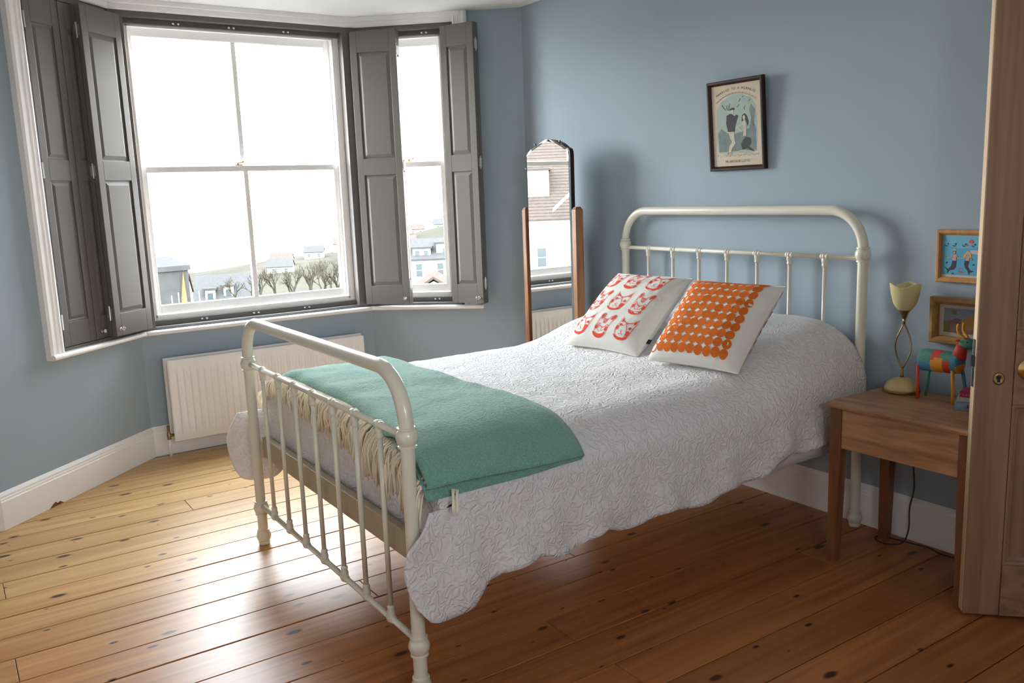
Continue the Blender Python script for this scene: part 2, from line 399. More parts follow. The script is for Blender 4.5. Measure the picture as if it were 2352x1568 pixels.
# planks
butts = {7: [-1.53, -1.18], 5: [-.81, -3.4], 2: [-3.02, -.9], -5: [-2.21], 6: [-2.75], 3: [-1.9]}
k0 = -11
for k in range(k0, 23):
    xa = .065+.1702*k+.0013+rnd.uniform(0, .0028); xb = .065+.1702*(k+1)-.0013-rnd.uniform(0, .0028)
    xa = max(xa, -1.66); xb = min(xb, 3.94)
    if xb-xa < .03: continue
    def yhi(x): return .002 if x >= -.97 else -.757+(x+1.665)*(.769/.695)-.006
    def ylo(x): return -4.09 if x >= -.917 else -2.167-(x+1.665)*(.799/.748)+.006
    cuts = butts.get(k)
    if cuts is None:
        cuts = []; y = rnd.uniform(-1.6, -.3)
        while y > -3.8: cuts.append(y); y -= rnd.uniform(2.0, 3.2)
    lo_m, hi_m = max(ylo(xa), ylo(xb)), min(yhi(xa), yhi(xb))
    cuts = sorted([c for c in cuts if lo_m+.15 < c < hi_m-.15], reverse=True)
    ends = [None]+cuts+[None]
    for a_, b_ in zip(ends, ends[1:]):
        ya1, yb1 = (yhi(xa), yhi(xb)) if a_ is None else (a_-.0010, a_-.0010)
        ya0, yb0 = (ylo(xa), ylo(xb)) if b_ is None else (b_+.0010, b_+.0010)
        zt = rnd.uniform(-.0009, .0003); c = .0016; mb = MB()
        def ring(z, q): return [(xa+q, ya0+q, z), (xb-q, yb0+q, z), (xb-q, yb1-q, z), (xa+q, ya1-q, z)]
        vs = ring(-.021, 0)+ring(zt-c, 0)+ring(zt, c)
        fs = [(3,2,1,0)]+[(j*4+i, j*4+(i+1) % 4, (j+1)*4+(i+1) % 4, (j+1)*4+i) for j in (0,1) for i in range(4)]+[(8,9,10,11)]
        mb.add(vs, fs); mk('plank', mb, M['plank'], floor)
# baseboards
prof = [(0,0),(.015,0),(.015,.130),(.0125,.134),(.0125,.143),(.0105,.147),(.0105,.156),(.006,.166),(.003,.172),(0,.172)]
def sweep_seg(i, pf, z_add=0, e0=None, e1=None):
    a, b, d, n = SEG[i]; mb = MB(); ring0 = []; ring1 = []
    for off, z in pf:
        p0 = mitre(i, off) if e0 is None else a+d*e0+n*off
        p1 = mitre((i+1) % len(P), off) if e1 is None else a+d*e1+n*off
        ring0.append((p0.x, p0.y, z+z_add)); ring1.append((p1.x, p1.y, z+z_add))
    m = len(pf); fs = [(j, (j+1) % m, m+(j+1) % m, m+j) for j in range(m)]+[list(range(m)), list(range(m, 2*m))[::-1]]
    mb.add(ring0+ring1, fs); return mb
for i, nm in ((0,'side'),(1,'bay_left'),(2,'bay_centre'),(3,'bay_right'),(6,'rear'),(5,'right')):
    mk('baseboard_'+nm, sweep_seg(i, prof), M['white'], kind='structure')
mk('baseboard_head', sweep_seg(4, prof, 0, None, 3.52), M['white'], kind='structure')
mb = MB(); mb.add([(.735,.0157,.0),(.762,.0157,.016),(.775,.0157,.011),(.79,.0157,.022),(.808,.0157,.014),(.83,.0157,.0)], [(0,1,2,3,4,5)], frame((P[2].x, P[2].y, 0), tuple(-SEG[1][2]), tuple(SEG[1][3])))
mk('chipped_patch', mb, M['tableleg'], bpy.data.objects['baseboard_bay_left'], recalc=False)
# window sill board around the bay
spf = [(0,.700),(.044,.700),(.053,.705),(.055,.712),(.053,.720),(.046,.7265),(0,.7265)]
LL = (SEG[1][1]-SEG[1][0]).length
mk('trim_1', sweep_seg(1, spf, 0, LL-.712, None), M['white'], kind='structure')
mk('trim_2', sweep_seg(2, spf), M['white'], kind='structure')
mk('trim_3', sweep_seg(3, spf, 0, None, .745), M['white'], kind='structure')
# white frieze above the shutters
bpf = [(0,2.440),(.022,2.440),(.026,2.446),(.026,2.470),(.034,2.476),(.038,2.499),(0,2.499)]
mk('trim_4', sweep_seg(1, bpf, 0, LL-.715, None), M['white'], kind='structure')
mk('trim_5', sweep_seg(2, bpf), M['white'], kind='structure')
mk('trim_6', sweep_seg(3, bpf, 0, None, .665), M['white'], kind='structure')
FL = frame((P[2].x, P[2].y, 0), tuple(-SEG[1][2]), tuple(SEG[1][3]))      # s measured from the bay corner outwards
FC = frame((P[2].x, P[2].y, 0), tuple(SEG[2][2]), tuple(SEG[2][3]))
FR = frame((P[3].x, P[3].y, 0), tuple(SEG[3][2]), tuple(SEG[3][3]))
def architrave(F, s0, s1):
    mb = MB(); w_ = s1-s0
    pr = [(0,0),(0,.030),(.010,.034),(.016,.030),(.030,.030),(.034,.034),(.040,.030),(.056,.030),(.060,.036),(.072,.036),(w_,.030),(w_,0)]
    vs = [(s0+a*(w_/ .085) if a < w_ else s1, b, z) for z in (.7265, 2.499) for a, b in pr]; m = len(pr)
    mb.add(vs, [(j, (j+1) % m, m+(j+1) % m, m+j) for j in range(m)]+[list(range(m)), list(range(m, 2*m))[::-1]], F)
    return mb
mk('trim_7', architrave(FL, .622, .712), M['white'], kind='structure')
mk('trim_8', architrave(FR, .620, .705), M['white'], kind='structure')

# ------------------------------------------------------------------ grey shutter frames (trim) with magnet catches
def shutter_frame(nm, F, s_out0, s_in0, s_in1, s_out1, catches, solid=False):
    zb, zt = .7268, 2.4395; zi0, zi1 = .742, 2.412
    mb = MB(); f0, f1 = -.05, .016
    mb.box(s_out0, s_in0, f0 if not solid else .001, f1, zb, zt, F); mb.box(s_in1, s_out1, f0 if not solid else .001, f1, zb, zt, F)
    mb.box(s_in0, s_in1, f0 if not solid else .001, f1, zb, zi0, F); mb.box(s_in0, s_in1, f0 if not solid else .001, f1, zi1, zt, F)
    o = mk(nm, mb, M['shut'], kind='structure', bevel=.0015)
    if not solid:
        mb = MB(); mb.box(s_in0, s_in1, -.052, -.030, zi0, .770, F); mk('stop_strip', mb, M['shut'], o)
        mb = MB(); mb.box(s_in0, s_in1, -.052, -.030, 2.384, zi1, F); mk('stop_strip', mb, M['shut'], o)
    for s_ in catches:
        for z in (.757, 2.398):
            for dz in (-.014, .014):
                mb = MB(); T = F @ Matrix.Translation((s_+dz, -.030, z)) @ Matrix.Rotation(R(-90), 4, 'X')
                mb.lathe([(.0075,0),(.0075,.003),(.005,.0055),(.0015,.0065)], 10, T); mk('magnet_catch', mb, M['chrome'], o, smooth=True, auto=40)
    return o
shutter_frame('trim_9', FC, .006, .080, 1.318, 1.404, [.36, .665, .985])
shutter_frame('trim_10', FR, .018, .078, .543, .604, [.135, .43])
shutter_frame('trim_11', FL, .018, .078, .600, .620, [], solid=True)

# ------------------------------------------------------------------ sash windows
def sash_window(nm, F, s0, s1, g0, g1, mull, lock):
    """s0,s1 opening in the wall; g0,g1 glass edges"""
    zb, zt = .730, 2.438
    mb = MB()   # box frame: side linings, head, sill board, beads
    for a, b in ((s0, g0-.040), (g1+.040, s1)):
        mb.box(a, b, -.20, -.0525, zb, zt, F)
    mb.box(g0-.040, g1+.040, -.20, -.0525, 2.385, zt, F)
    mb.box(g0-.040, g1+.040, -.22, -.0525, zb, .785, F)
    mb.box(g0-.040, g0-.030, -.080, -.0525, .785, 2.385, F); mb.box(g1+.030, g1+.040, -.080, -.0525, .785, 2.385, F)
    mb.box(g0-.040, g1+.040, -.078, -.0525, .785, .800, F); mb.box(g0-.040, g1+.040, -.080, -.0525, 2.372, 2.385, F)
    fr = mk(nm, mb, M['white'], kind='structure', bevel=.002)
    mb = MB()   # pale stone reveal outside
    mb.box(s0-.002, s0+.012, -.262, -.201, zb, zt, F); mb.box(s1-.012, s1+.002, -.262, -.201, zb, zt, F)
    mb.box(s0-.02, s1+.02, -.36, -.222, .700, .760, F)
    mk('outer_sill', mb, M['stone'], fr)
    def sash(o0, o1, z0, z1, gz0, gz1, name):
        mb = MB(); a, b = g0-.038, g1+.038
        mb.box(a, g0, o0, o1, z0, z1, F); mb.box(g1, b, o0, o1, z0, z1, F)
        mb.box(g0, g1, o0, o1, z0, gz0, F); mb.box(g0, g1, o0, o1, gz1, z1, F)
        s_ = mk(name, mb, M['white'], fr, bevel=.003)
        if mull:
            c = (g0+g1)/2; mb = MB(); mb.box(c-.014, c+.014, o0+.004, o1-.002, gz0, gz1, F); mk('glazing_bar', mb, M['white'], s_, bevel=.003)
            spans = ((g0, c-.014), (c+.014, g1))
        else: spans = ((g0, g1),)
        for p, q in spans:
            mb = MB(); om = (o0+o1)/2; mb.add([(p,om,gz0),(q,om,gz0),(q,om,gz1),(p,om,gz1)], [(0,1,2,3)], F); mk('pane', mb, M['glass'], s_, recalc=False)
        return s_
    lo = sash(-.118, -.080, .800, 1.630, .850, 1.597, 'lower_sash')
    sash(-.160, -.122, 1.600, 2.384, 1.636, 2.335, 'upper_sash')
    mb = MB(); T = F @ Matrix.Translation((lock, -.10, 1.630))
    mb.box(-.022, .022, -.012, .012, 0, .006, T); mb.lathe([(.009,.006),(.008,.016),(.004,.020)], 10, T)
    mb.tube([(0,0,.016),(.020,.004,.019),(.034,.006,.022)], [.004,.004,.006], 8, M=T)
    mk('sash_fastener', mb, M['brass'], lo, smooth=True, auto=40)
    return fr
sash_window('window_1', FC, CO[0], CO[1], .140, 1.247, True, .655)
sash_window('window_2', FR, RO[0], RO[1], .120, .482, False, .275)
nC = SEG[2][3]; nR_ = SEG[3][3]
c1 = FC @ Vector((.70, -.30, 1.585)); portal(c1, Matrix(((0,0,-nC.x),(1,0,-nC.y),(0,1,0))).to_euler() if False else (Vector((-nC.x,-nC.y,0)).to_track_quat('Z','Y')).to_euler(), 1.25, 1.75)
c2 = FR @ Vector((.31, -.30, 1.585)); portal(c2, (Vector((-nR_.x,-nR_.y,0)).to_track_quat('Z','Y')).to_euler(), .50, 1.75)

# small window added for fill light in the unseen right wall, behind the camera
F3 = frame((P[5].x, P[5].y, 0), tuple(SEG[5][2]), tuple(SEG[5][3]))
mb = MB()
for a, b, c_, d_ in ((WFILL[0],WFILL[1],1.50,1.535),(WFILL[0],WFILL[1],1.915,1.95),(WFILL[0],WFILL[0]+.035,1.535,1.915),(WFILL[1]-.035,WFILL[1],1.535,1.915)): mb.box(a, b, -.16, .012, c_, d_, F3)
fillwin = mk('fill_window', mb, M['white'], kind='structure', bevel=.002)
mb = MB(); mb.add([(WFILL[0]+.035,-.1,1.535),(WFILL[1]-.035,-.1,1.535),(WFILL[1]-.035,-.1,1.915),(WFILL[0]+.035,-.1,1.915)], [(0,1,2,3)], F3); mk('pane', mb, M['glass'], fillwin, recalc=False)
portal(F3 @ Vector(((WFILL[0]+WFILL[1])/2, -.28, 1.725)), (Vector((-SEG[5][3].x, -SEG[5][3].y, 0)).to_track_quat('Z','Y')).to_euler(), .75, .5)

# ------------------------------------------------------------------ shutters
ZL0, ZL1 = .7455, 2.4085
def leaf(parent, T, wd, th=.027, front=1):
    """leaf in local x 0..wd, y 0..th, z; raised panels on both faces"""
    z0, z1 = ZL0, ZL1; st = .043; r0, r1, m0, m1 = z0+.118, z1-.125, 1.552, 1.652
    mb = MB()
    mb.box(0, st, 0, th, z0, z1, T); mb.box(wd-st, wd, 0, th, z0, z1, T)
    for a, b in ((z0, r0), (m0, m1), (r1, z1)): mb.box(st, wd-st, 0, th, a, b, T)
    lf = mk('leaf', mb, M['shut'], parent, bevel=.0018)
    for a, b in ((r0, m0), (m1, r1)):
        mb = MB(); x0, x1 = st, wd-st
        for face in (0, 1):
            yb, ym, yf = (th*.5+.001, th-.009, th-.003) if face else (th*.5-.001, .009, .003)
            def rg(q, y): return [(x0+q, y, a+q), (x1-q, y, a+q), (x1-q, y, b-q), (x0+q, y, b-q)]
            vs = rg(0, ym)+rg(.006, ym)+rg(.026, yf)
            mb.add(vs, [(j*4+i, j*4+(i+1) % 4, (j+1)*4+(i+1) % 4, (j+1)*4+i) for j in (0,1) for i in range(4)]+[(8,9,10,11)], T)
        mk('panel', mb, M['shut'], lf, recalc=False)
    return lf
def hinge(parent, T, x, y, z, h=.075, plate=1):
    mb = MB()
    mb.tube([(x, y, z-h/2), (x, y, z+h/2)], .0042, 8, M=T)
    if plate: mb.box(x-.0012, x+.0004, y-.016, y+.016, z-h/2+.012, z+h/2-.012, T)
    mk('hinge', mb, M['steel'], parent, smooth=True, auto=40)
def knob(parent, T, x, y, z):
    mb = MB(); TT = T @ Matrix.Translation((x, y, z)) @ Matrix.Rotation(R(-90), 4, 'X')
    mb.lathe([(.009,0),(.009,.002),(.0045,.004),(.0045,.012),(.010,.016),(.0125,.021),(.010,.026),(.0005,.028)], 14, TT)
    mk('knob', mb, M['chrome'], parent, smooth=True, auto=50)
def folded_shutter(label, origin, e, m, wd):
    """two leaves folded on each other; e = towards the free folded edge, m = towards the room"""
    t = thing('shutter', label, 'shutter', (origin[0], origin[1], ZL0), 'grey panelled window shutters')
    T = frame((origin[0], origin[1], 0), e, m)
    leaf(t, T, wd); T2 = T @ Matrix.Translation((0, .0305, 0)); leaf(t, T2, wd)
    for z in (2.285, 1.60, .87): hinge(t, T, wd+.002, .029, z)
    knob(t, T, wd-.030, .0575, .783)
    return t
def rot2(v, a): c, s_ = math.cos(a), math.sin(a); return (v[0]*c-v[1]*s_, v[0]*s_+v[1]*c)
dL = tuple(-SEG[1][2]); nL = tuple(SEG[1][3]); dR = tuple(SEG[3][2]); nR2 = tuple(SEG[3][3])
o = FL @ Vector((-.004, .022, 0)); folded_shutter('grey panelled shutter folded back to the left of the large window', o, rot2(dL, R(-1)), rot2(nL, R(-1)), .292)
o = FR @ Vector((-.004, .024, 0)); folded_shutter('grey panelled shutter folded back between the large and the narrow window', o, rot2(dR, R(-5)), rot2(nR2, R(-5)), .296)
o = FR @ Vector((.572, .022, 0)); folded_shutter('grey panelled shutter standing open at the right of the narrow window', o, rot2(dR, R(-22)), rot2(nR2, R(-22)), .232)
t = thing('shutter', 'closed grey panelled shutter filling the far left side of the bay', 'shutter', tuple(FL @ Vector((.34, 0, ZL0))), 'grey panelled window shutters')
T = FL @ Matrix.Translation((.372, -.011+.012, 0)); leaf(t, T, .226, .015)
T = FL @ Matrix.Translation((.082, -.011+.012, 0)); leaf(t, T, .286, .015)
for z in (2.285, 1.60, .87): hinge(t, FL, .599, .0185, z, plate=0)
knob(t, FL, .325, .016, .783)

# ------------------------------------------------------------------ radiator
t = thing('radiator', 'white double panel radiator under the large window', 'radiator', (-1.56, -1.49, .095))
y0, y1, z0, z1 = -2.070, -.880, .095, .560
def fluted(xf, zt, back):
    mb = MB(); nf = 30
    def fn(u, v):
        y = y0+(y1-y0)*u; z = z0+(zt-z0)*v
        uu = (y-y0-.035)/(y1-y0-.07)*nf; d = 0
        if 0 < uu < nf:
            ph = uu % 1; d = .011*sstep(.18, .34, ph)*(1-sstep(.66, .82, ph))
            d *= sstep(z0+.035, z0+.075, z)*(1-sstep(zt-.085, zt-.045, z))
        ed = .006*(1-min(1, min(u, 1-u)/.006))+.006*(1-min(1, min(v, 1-v)/.02))
        return (xf-.011+d-ed if not back else xf-.011+d-ed, y, z)
    mb.grid(fn, 481, 22); return mb
o = mk('front_panel', fluted(-1.532, z1, 0), M['rad'], t, smooth=True, recalc=False)
mb = MB(); mb.box(-1.572, -1.549, y0+.004, y1-.004, z0+.004, z1-.004); mk('panel_core', mb, M['rad'], t, bevel=.004)
mb = MB(); mb.box(-1.628, -1.606, y0-.008, y1+.008, z0+.02, z1+.006); mk('rear_panel', mb, M['rad'], t, bevel=.004)
for yy in (y0+.10, y1-.10): mb = MB(); mb.box(-1.6645, -1.628, yy-.02, yy+.02, z0+.10, z1-.06); mk('wall_bracket', mb, M['rad'], t)
for yy in (y0+.01, y1-.03): mb = MB(); mb.box(-1.606, -1.572, yy, yy+.02, z0+.02, z0+.06); mk('connector', mb, M['rad'], t)
v = lab(mk('valve', MB().tube([(-1.585, y0+.005, .127), (-1.585, y0-.016, .127)], .008, 10).lathe([(.011,0),(.011,.030),(.008,.036),(.0075,.066),(.009,.070),(.009,.078),(.004,.082)], 12, Matrix.Translation((-1.585, y0-.022, .105))), M['oldbrass'], t, smooth=True, auto=45), 'tarnished brass valve')
mk('pipe', MB().tube([(-1.585, y0-.022, -.001), (-1.585, y0-.022, .105)], .0085, 10), M['white'], t, smooth=True)

# ------------------------------------------------------------------ bed
BW, YH, YF = 1.400, -.0445, -2.072
bed = thing('bed', 'cream enamelled metal double bed with tubular head and foot ends', 'bed', (.70, -1.05, 0))
def bead(z, big=.0315, r=.020):     # turned collar around a post
    return [(r, z-.030), (r+.006, z-.029), (r+.006, z-.024), (r+.003, z-.022), (r+.005, z-.020), (big-.003, z-.012), (big, z), (big-.003, z+.012), (r+.005, z+.019), (r+.003, z+.021), (r+.006, z+.023), (r+.006, z+.028), (r, z+.030)]
def foot_prof():
    return [(.015, .0), (.022, .002), (.024, .012), (.0215, .016), (.026, .022), (.030, .034), (.029, .046), (.024, .056), (.025, .060), (.025, .065), (.020, .068)]
def bed_end(nm, y, zc, zt, rr, low, brad):
    top = []
    for sgn in (0, 1):
        pr = foot_prof()
        if low: pr = pr+bead(low)
        pr = pr+[(.020, zc-.032)]+bead(zc)
        mb = MB(); mb.lathe(pr, 24, Matrix.Translation((BW*sgn, y, 0)))
        mk('post', mb, M['cream'], bed, smooth=True, auto=50)
    pts = [(0, y, zc+.02), (0, y, zt-brad)]
    pts += [(brad-brad*math.cos(a), y, zt-brad+brad*math.sin(a)) for a in [R(90)*k/12 for k in range(1, 13)]]
    pts += [(BW-x, yy, z) for x, yy, z in reversed(pts)]
    mk('top_rail', MB().tube(pts, rr, 20), M['cream'], bed, smooth=True)
    return
bed_end('head', YH, 1.125, 1.298, .0200, None, .155)
bed_end('foot', YF, .772, .9495, .0215, .161, .150)
def joint(x, y, z, d):   # moulded casting where a spindle meets a rail; d=+1 spindle goes up, -1 down
    mb = MB()
    mb.lathe([(.0001,-.017),(.011,-.017),(.0125,-.013),(.0125,-.009),(.0105,-.007),(.014,-.003),(.015,.0),(.014,.003),(.0105,.007),(.0125,.009),(.0125,.013),(.011,.017),(.0001,.017)], 12, Matrix.Translation((x, y, z)) @ Matrix.Rotation(R(90), 4, 'Y'), caps=False)
    pr = [(.0105, 0), (.0135, .016), (.0125, .022), (.0105, .030), (.0118, .034), (.0118, .038), (.0095, .041), (.0085, .043)]
    Mx = Matrix.Translation((x, y, z)) if d > 0 else Matrix.Translation((x, y, z)) @ Matrix.Rotation(R(180), 4, 'X')
    mb.lathe(pr, 12, Mx); return mb
for y, zu, zl in ((YH, 1.110, .44), (YF, .772, .172)):
    for z in (zu, zl): mk('cross_rail', MB().tube([(.015, y, z), (BW-.015, y, z)], .0095, 12), M['cream'], bed, smooth=True)
    for k in range(1, 8):
        x = BW*k/8
        s_ = mk('spindle', MB().tube([(x, y, zl), (x, y, zu)], .0080, 10), M['cream'], bed, smooth=True)
        mk('collar', joint(x, y, zu, -1), M['cream'], s_, smooth=True, auto=50)
        mk('collar', joint(x, y, zl, 1), M['cream'], s_, smooth=True, auto=50)
for x in (.0, BW): mb = MB(); mb.box(x-.014, x+.014, YF+.01, YH-.01, .372, .440); mk('side_rail', mb, M['cream'], bed, bevel=.002)
mb = MB(); mb.box(.016, BW-.016, -2.048, -2.020, .380, .462); lab(mk('foot_board', mb, M['tan'], bed, bevel=.003), 'cream cross board with its shade painted in')
for k in range(12):
    yy = -1.93+k*.165; mb = MB(); mb.box(.0, BW, yy-.035, yy+.035, .352, .368); mk('slat', mb, M['pineframe'], bed)
# mattress in a pale sheet
def rbox(x0, x1, y0, y1, z0, z1): return MB().box(x0, x1, y0, y1, z0, z1)
tag(mk('mattress', rbox(.020, 1.380, -1.975, -.082, .372, .670), M['sheet'], bevel=.05, seg=4, smooth=True), 'mattress lying on the bed under the white bedspread', 'mattress')

# ------------------------------------------------------------------ bedspread
BUL = [(-3,0),(-.86,0),(-.76,.006),(-.66,.030),(-.56,.072),(-.47,.100),(-.39,.125),(-.30,.145),(-.20,.160),(-.10,.158),(-.05,.146),(0,.14)]
XC = .70
def bulge(y): return max(0, cinterp(y, BUL))
def nz(x, y, z, s): return noise.noise(Vector((x*s, y*s, z*s)))
def Htop(x, y):
    b = bulge(y)*(1-.16*((x-XC)/.70)**2)
    b *= 1+.06*nz(x, y, 0, 3.0)
    wr = .006*nz(x, y*.8, 1.7, 4.0)+.0035*nz(x, y, 4.2, 11)+.0016*nz(x, y, 9.2, 26)
    return .704+b+wr
HALF = .745; RX = .24
def bed_path(d, y):
    """d = arc length across the bed from its centre line (+ right); returns x, z, nx, nz"""
    sg = 1 if d >= 0 else -1; a = abs(d); rz = .140+.45*bulge(y); Lf = HALF-RX
    la = math.pi/2*math.sqrt((RX*RX+rz*rz)/2)
    if a <= Lf: return XC+d, Htop(XC+d, y), 0, 1
    Ht = Htop(XC+sg*min(a, Lf+RX), y)
    if a <= Lf+la:
        t = (a-Lf)/la*math.pi/2
        nx, nz_ = rz*math.sin(t), RX*math.cos(t); l = math.hypot(nx, nz_)
        return XC+sg*(Lf+RX*math.sin(t)), Ht-rz*(1-math.cos(t)), sg*nx/l, nz_/l
    return XC+sg*HALF, Ht-rz-(a-Lf-la), sg, 0
def side_start(y): rz = .140+.45*bulge(y); return HALF-RX+math.pi/2*math.sqrt((RX*RX+rz*rz)/2)
HEMR = [(-2.16,.340),(-2.125,.318),(-2.105,.288),(-2.075,.263),(-2.03,.248),(-1.98,.243),(-1.925,.256),(-1.890,.287),(-1.868,.306),(-1.80,.325),(-1.72,.341),(-1.679,.342),(-1.64,.328),(-1.598,.316),(-1.52,.332),(-1.424,.357),(-1.39,.345),(-1.352,.331),(-1.26,.340),(-1.14,.360),(-1.09,.345),(-1.038,.334),(-.95,.343),(-.84,.364),(-.78,.358),(-.72,.364),(-.60,.395),(-.52,.420),(-.45,.405),(-.37,.428),(-.25,.435),(-.05,.44)]
HEML = [(-2.17,.335),(-2.13,.285),(-2.08,.255),(-2.0,.262),(-1.93,.300),(-1.86,.318),(-1.7,.338),(-1.6,.315),(-1.42,.355),(-1.3,.33),(-1.14,.36),(-1.0,.335),(-.8,.36),(-.6,.335),(-.4,.36),(-.05,.34)]
def fold(y, k, side):      # outward ripple of the hanging cloth, k 0 at the shoulder .. 1 at the hem
    f = .010*math.sin(y*23+side*1.3+2.2*k)+.008*math.sin(y*41+1.1-3*k)+.014*nz(y, k, 3.3+side, 3.2)
    return .012*k+f*k**1.3
def drape(side, y, k, hem):
    """hanging part of the spread: k 0..1 from shoulder end to hem"""
    s0 = side_start(y); x, z, nx, _ = bed_path(side*s0, y)
    zz = z+(hem-z)*k
    return Vector((x+side*fold(y, k, side), y, zz))
YE = -1.965       # where the top ends and the cut corners begin
ny = 170
ys = [YE+(-.066-YE)*j/(ny-1) for j in range(ny)]
mb = MB(); NT, NA, ND = 46, 9, 16
rows = []
for y in ys:
    row = []
    hl, hr = cinterp(y, HEML), cinterp(y, HEMR)
    for i in range(ND): row.append(drape(-1, y, 1-i/ND, hl))
    s0 = side_start(y)
    N = NT+2*NA
    for i in range(N+1):
        d = -s0+2*s0*i/N; x, z, _, _ = bed_path(d, y); row.append(Vector((x, y, z)))
    for i in range(1, ND+1): row.append(drape(1, y, i/ND, hr))
    rows.append(row)
nc = len(rows[0])
mb.add([p for r in rows for p in r], [(j*nc+i, j*nc+i+1, (j+1)*nc+i+1, (j+1)*nc+i) for j in range(ny-1) for i in range(nc-1)])
# foot panel hanging inside the footboard
nf = 26; fx = 90; s0 = side_start(YE)
def footfn(u, v):
    d = (-s0+2*s0*u); x, z, _, _ = bed_path(d*.985, YE)
    zb = .405
    r = .035
    L1 = math.pi/2*r; tot = L1+max(.02, z-r-zb); q = v*tot
    if q < L1: a = q/r; yy, zz = YE-r*math.sin(a), z-r*(1-math.cos(a))
    else: yy, zz = YE-r, z-r-(q-L1)
    k = max(0, (q-L1)/.25)
    yy -= .007*math.sin(x*19+k)*min(1, k)+.010*nz(x, zz*.6, 6.1, 6)*min(1, k)+.004*max(0, math.sin(x*45+2*nz(x, zz, 3, 4)))*min(1, k)
    return (x, yy, zz)
mb.grid(footfn, fx, nf)
# corner flaps carrying the side drops past the posts
def flap(side):
    if side > 0: edge = [(.24,-2.066),(.250,-2.072),(.262,-2.095),(.285,-2.114),(.34,-2.130),(.42,-2.126),(.47,-2.108),(.52,-2.066),(.58,-2.036),(.66,-2.026),(.72,-2.018)]
    else: edge = [(.24,-2.07),(.258,-2.075),(.28,-2.118),(.32,-2.148),(.42,-2.166),(.50,-2.150),(.56,-2.120),(.62,-2.085),(.66,-2.050),(.72,-2.010)]
    hemf = HEMR if side > 0 else HEML
    def fn(u, v):
        y_lin = YE
        s_ = side_start(YE); x, z, _, _ = bed_path(side*s_, YE); hem0 = cinterp(YE, hemf)
        k = v
        zz0 = z+(hem0-z)*k
        ye = cinterp(zz0, edge); y = YE+(ye-YE)*u
        hem = cinterp(y, hemf); zz = z+(hem-z)*k
        px = x+side*fold(y, k, side)
        if side < 0: px -= (.012+.03*k)*sstep(0, .6, u)
        else: px += .010*sstep(.2, 1, u)*k+ .012*math.exp(-((zz-.50)/.06)**2)*u
        return (px, y, zz)
    mb.grid(fn, 18, ND+1)
flap(1); flap(-1)
o = mk('bedspread', mb, M['spread'], smooth=True, recalc=True, weld=.0004)
sol = o.modifiers.new('thick', 'SOLIDIFY'); sol.thickness = .006; sol.offset = 0
tag(o, 'white quilted bedspread with a scalloped hem covering the bed', 'bedspread')

# pale under-sheet hanging below the spread near the headboard
def sheetfn(u, v):
    y = -.80+.735*u; zb = interp(y, [(-1.05,.40),(-.84,.357),(-.64,.360),(-.45,.367),(-.20,.374),(0,.378)])
    z = .60+(zb-.60)*v; return (1.428+.006*math.sin(y*16)*v+.006*v, y, z)
o = mk('under_sheet', MB().grid(sheetfn, 60, 10), M['sheet'], smooth=True)
sol = o.modifiers.new('thick', 'SOLIDIFY'); sol.thickness = .003; sol.offset = 0
tag(o, 'pale pinkish under-sheet hanging below the bedspread hem near the bedside table', 'sheet')

# ------------------------------------------------------------------ folded wool blanket with fringe
def blanket_mesh():
    mb = MB(); dl = -.725; d_end_low = 0
    nS, nU = 90, 46
    yhi = -1.512
    def prof(u, s_):
        ylo = -1.970-.078*sstep(.50, .95, s_)
        # U section: upper layer from foot edge to head fold, rounded fold, lower layer back; returns y, h
        top, bot = .042, .010; r = (top-bot)/2
        Lf = yhi-ylo-r
        tot = 2*Lf+math.pi*r; q = u*tot
        if q < Lf: return ylo+q, top
        if q < Lf+math.pi*r:
            a = (q-Lf)/r; return yhi-r+r*math.sin(a), bot+r+r*math.cos(a)
        return yhi-r-(q-Lf-math.pi*r), bot
    def fn(s_, u):
        y, h = prof(u, s_)
        zend = .622+.012*(1-sstep(-1.95, -1.6, y)) if h > .02 else .604+.01*sstep(-1.75, -1.52, y)
        st = side_start(y); _, z0_, _, _ = bed_path(st, y)
        dr = st+(z0_-zend)
        dleft = -.728+.010*math.sin(y*7)
        d = dleft+(dr-dleft)*s_
        x, z, nx, nz_ = bed_path(d, y)
        # foot edge rolls over
        yl = -1.970-.078*sstep(.50, .95, s_); e = sstep(yl+.038, yl, y)*(1-sstep(.80, .92, s_))
        k = max(0, d-st)/.12
        hh = h+.004*nz(x, y, 2.0+h*50, 7)+.010*max(0, k-.2)*(1 if h > .02 else .3)
        lift = .030*math.exp(-((y-yl-.030)/.030)**2)*sstep(.35, 1.0, k)
        px, pz = x+nx*(hh+lift), z+nz_*hh
        yy = max(y, -1.965) if False else y
        return (px, yy, pz-.030*e*e*nz_)
    mb.grid(fn, nS, nU)
    return mb
bl = thing('blanket', 'folded mint green wool blanket with cream fringe lying across the foot of the bed', 'blanket', (.75, -1.76, .715))
o = mk('wool_cloth', blanket_mesh(), M['wool'], bl, smooth=True)
sol = o.modifiers.new('thick', 'SOLIDIFY'); sol.thickness = .007; sol.offset = 0
dg0 = None
def tassel(x0, z0, y0, lean, ln, seed, outx=0):
    rr = random.Random(seed); mb = MB()
    for q in range(4):
        a = rr.uniform(-.006, .006); pts = []
        swx = lean*rr.uniform(.7, 1.3); swy = rr.uniform(.8, 1.15)
        for k in range(7):
            t = k/6; fall = max(0, (t-.18)/.82)**1.25
            yy = y0-.052*math.sin(min(1, t*1.6)*math.pi/2)*swy+.005*math.sin(t*7+q+seed)
            zz = z0+.004*math.sin(t*3.1)-(ln*fall)*(.92+.16*rr.random()*t)
            xx = x0+a*(1+1.4*t)+swx*t+.0050*math.sin(t*8+q*2+seed)
            pts.append((xx+outx*t, yy, zz))
        mb.tube(pts, [.0031]*6+[.0022], 5)
    return mb
nt_ = 104
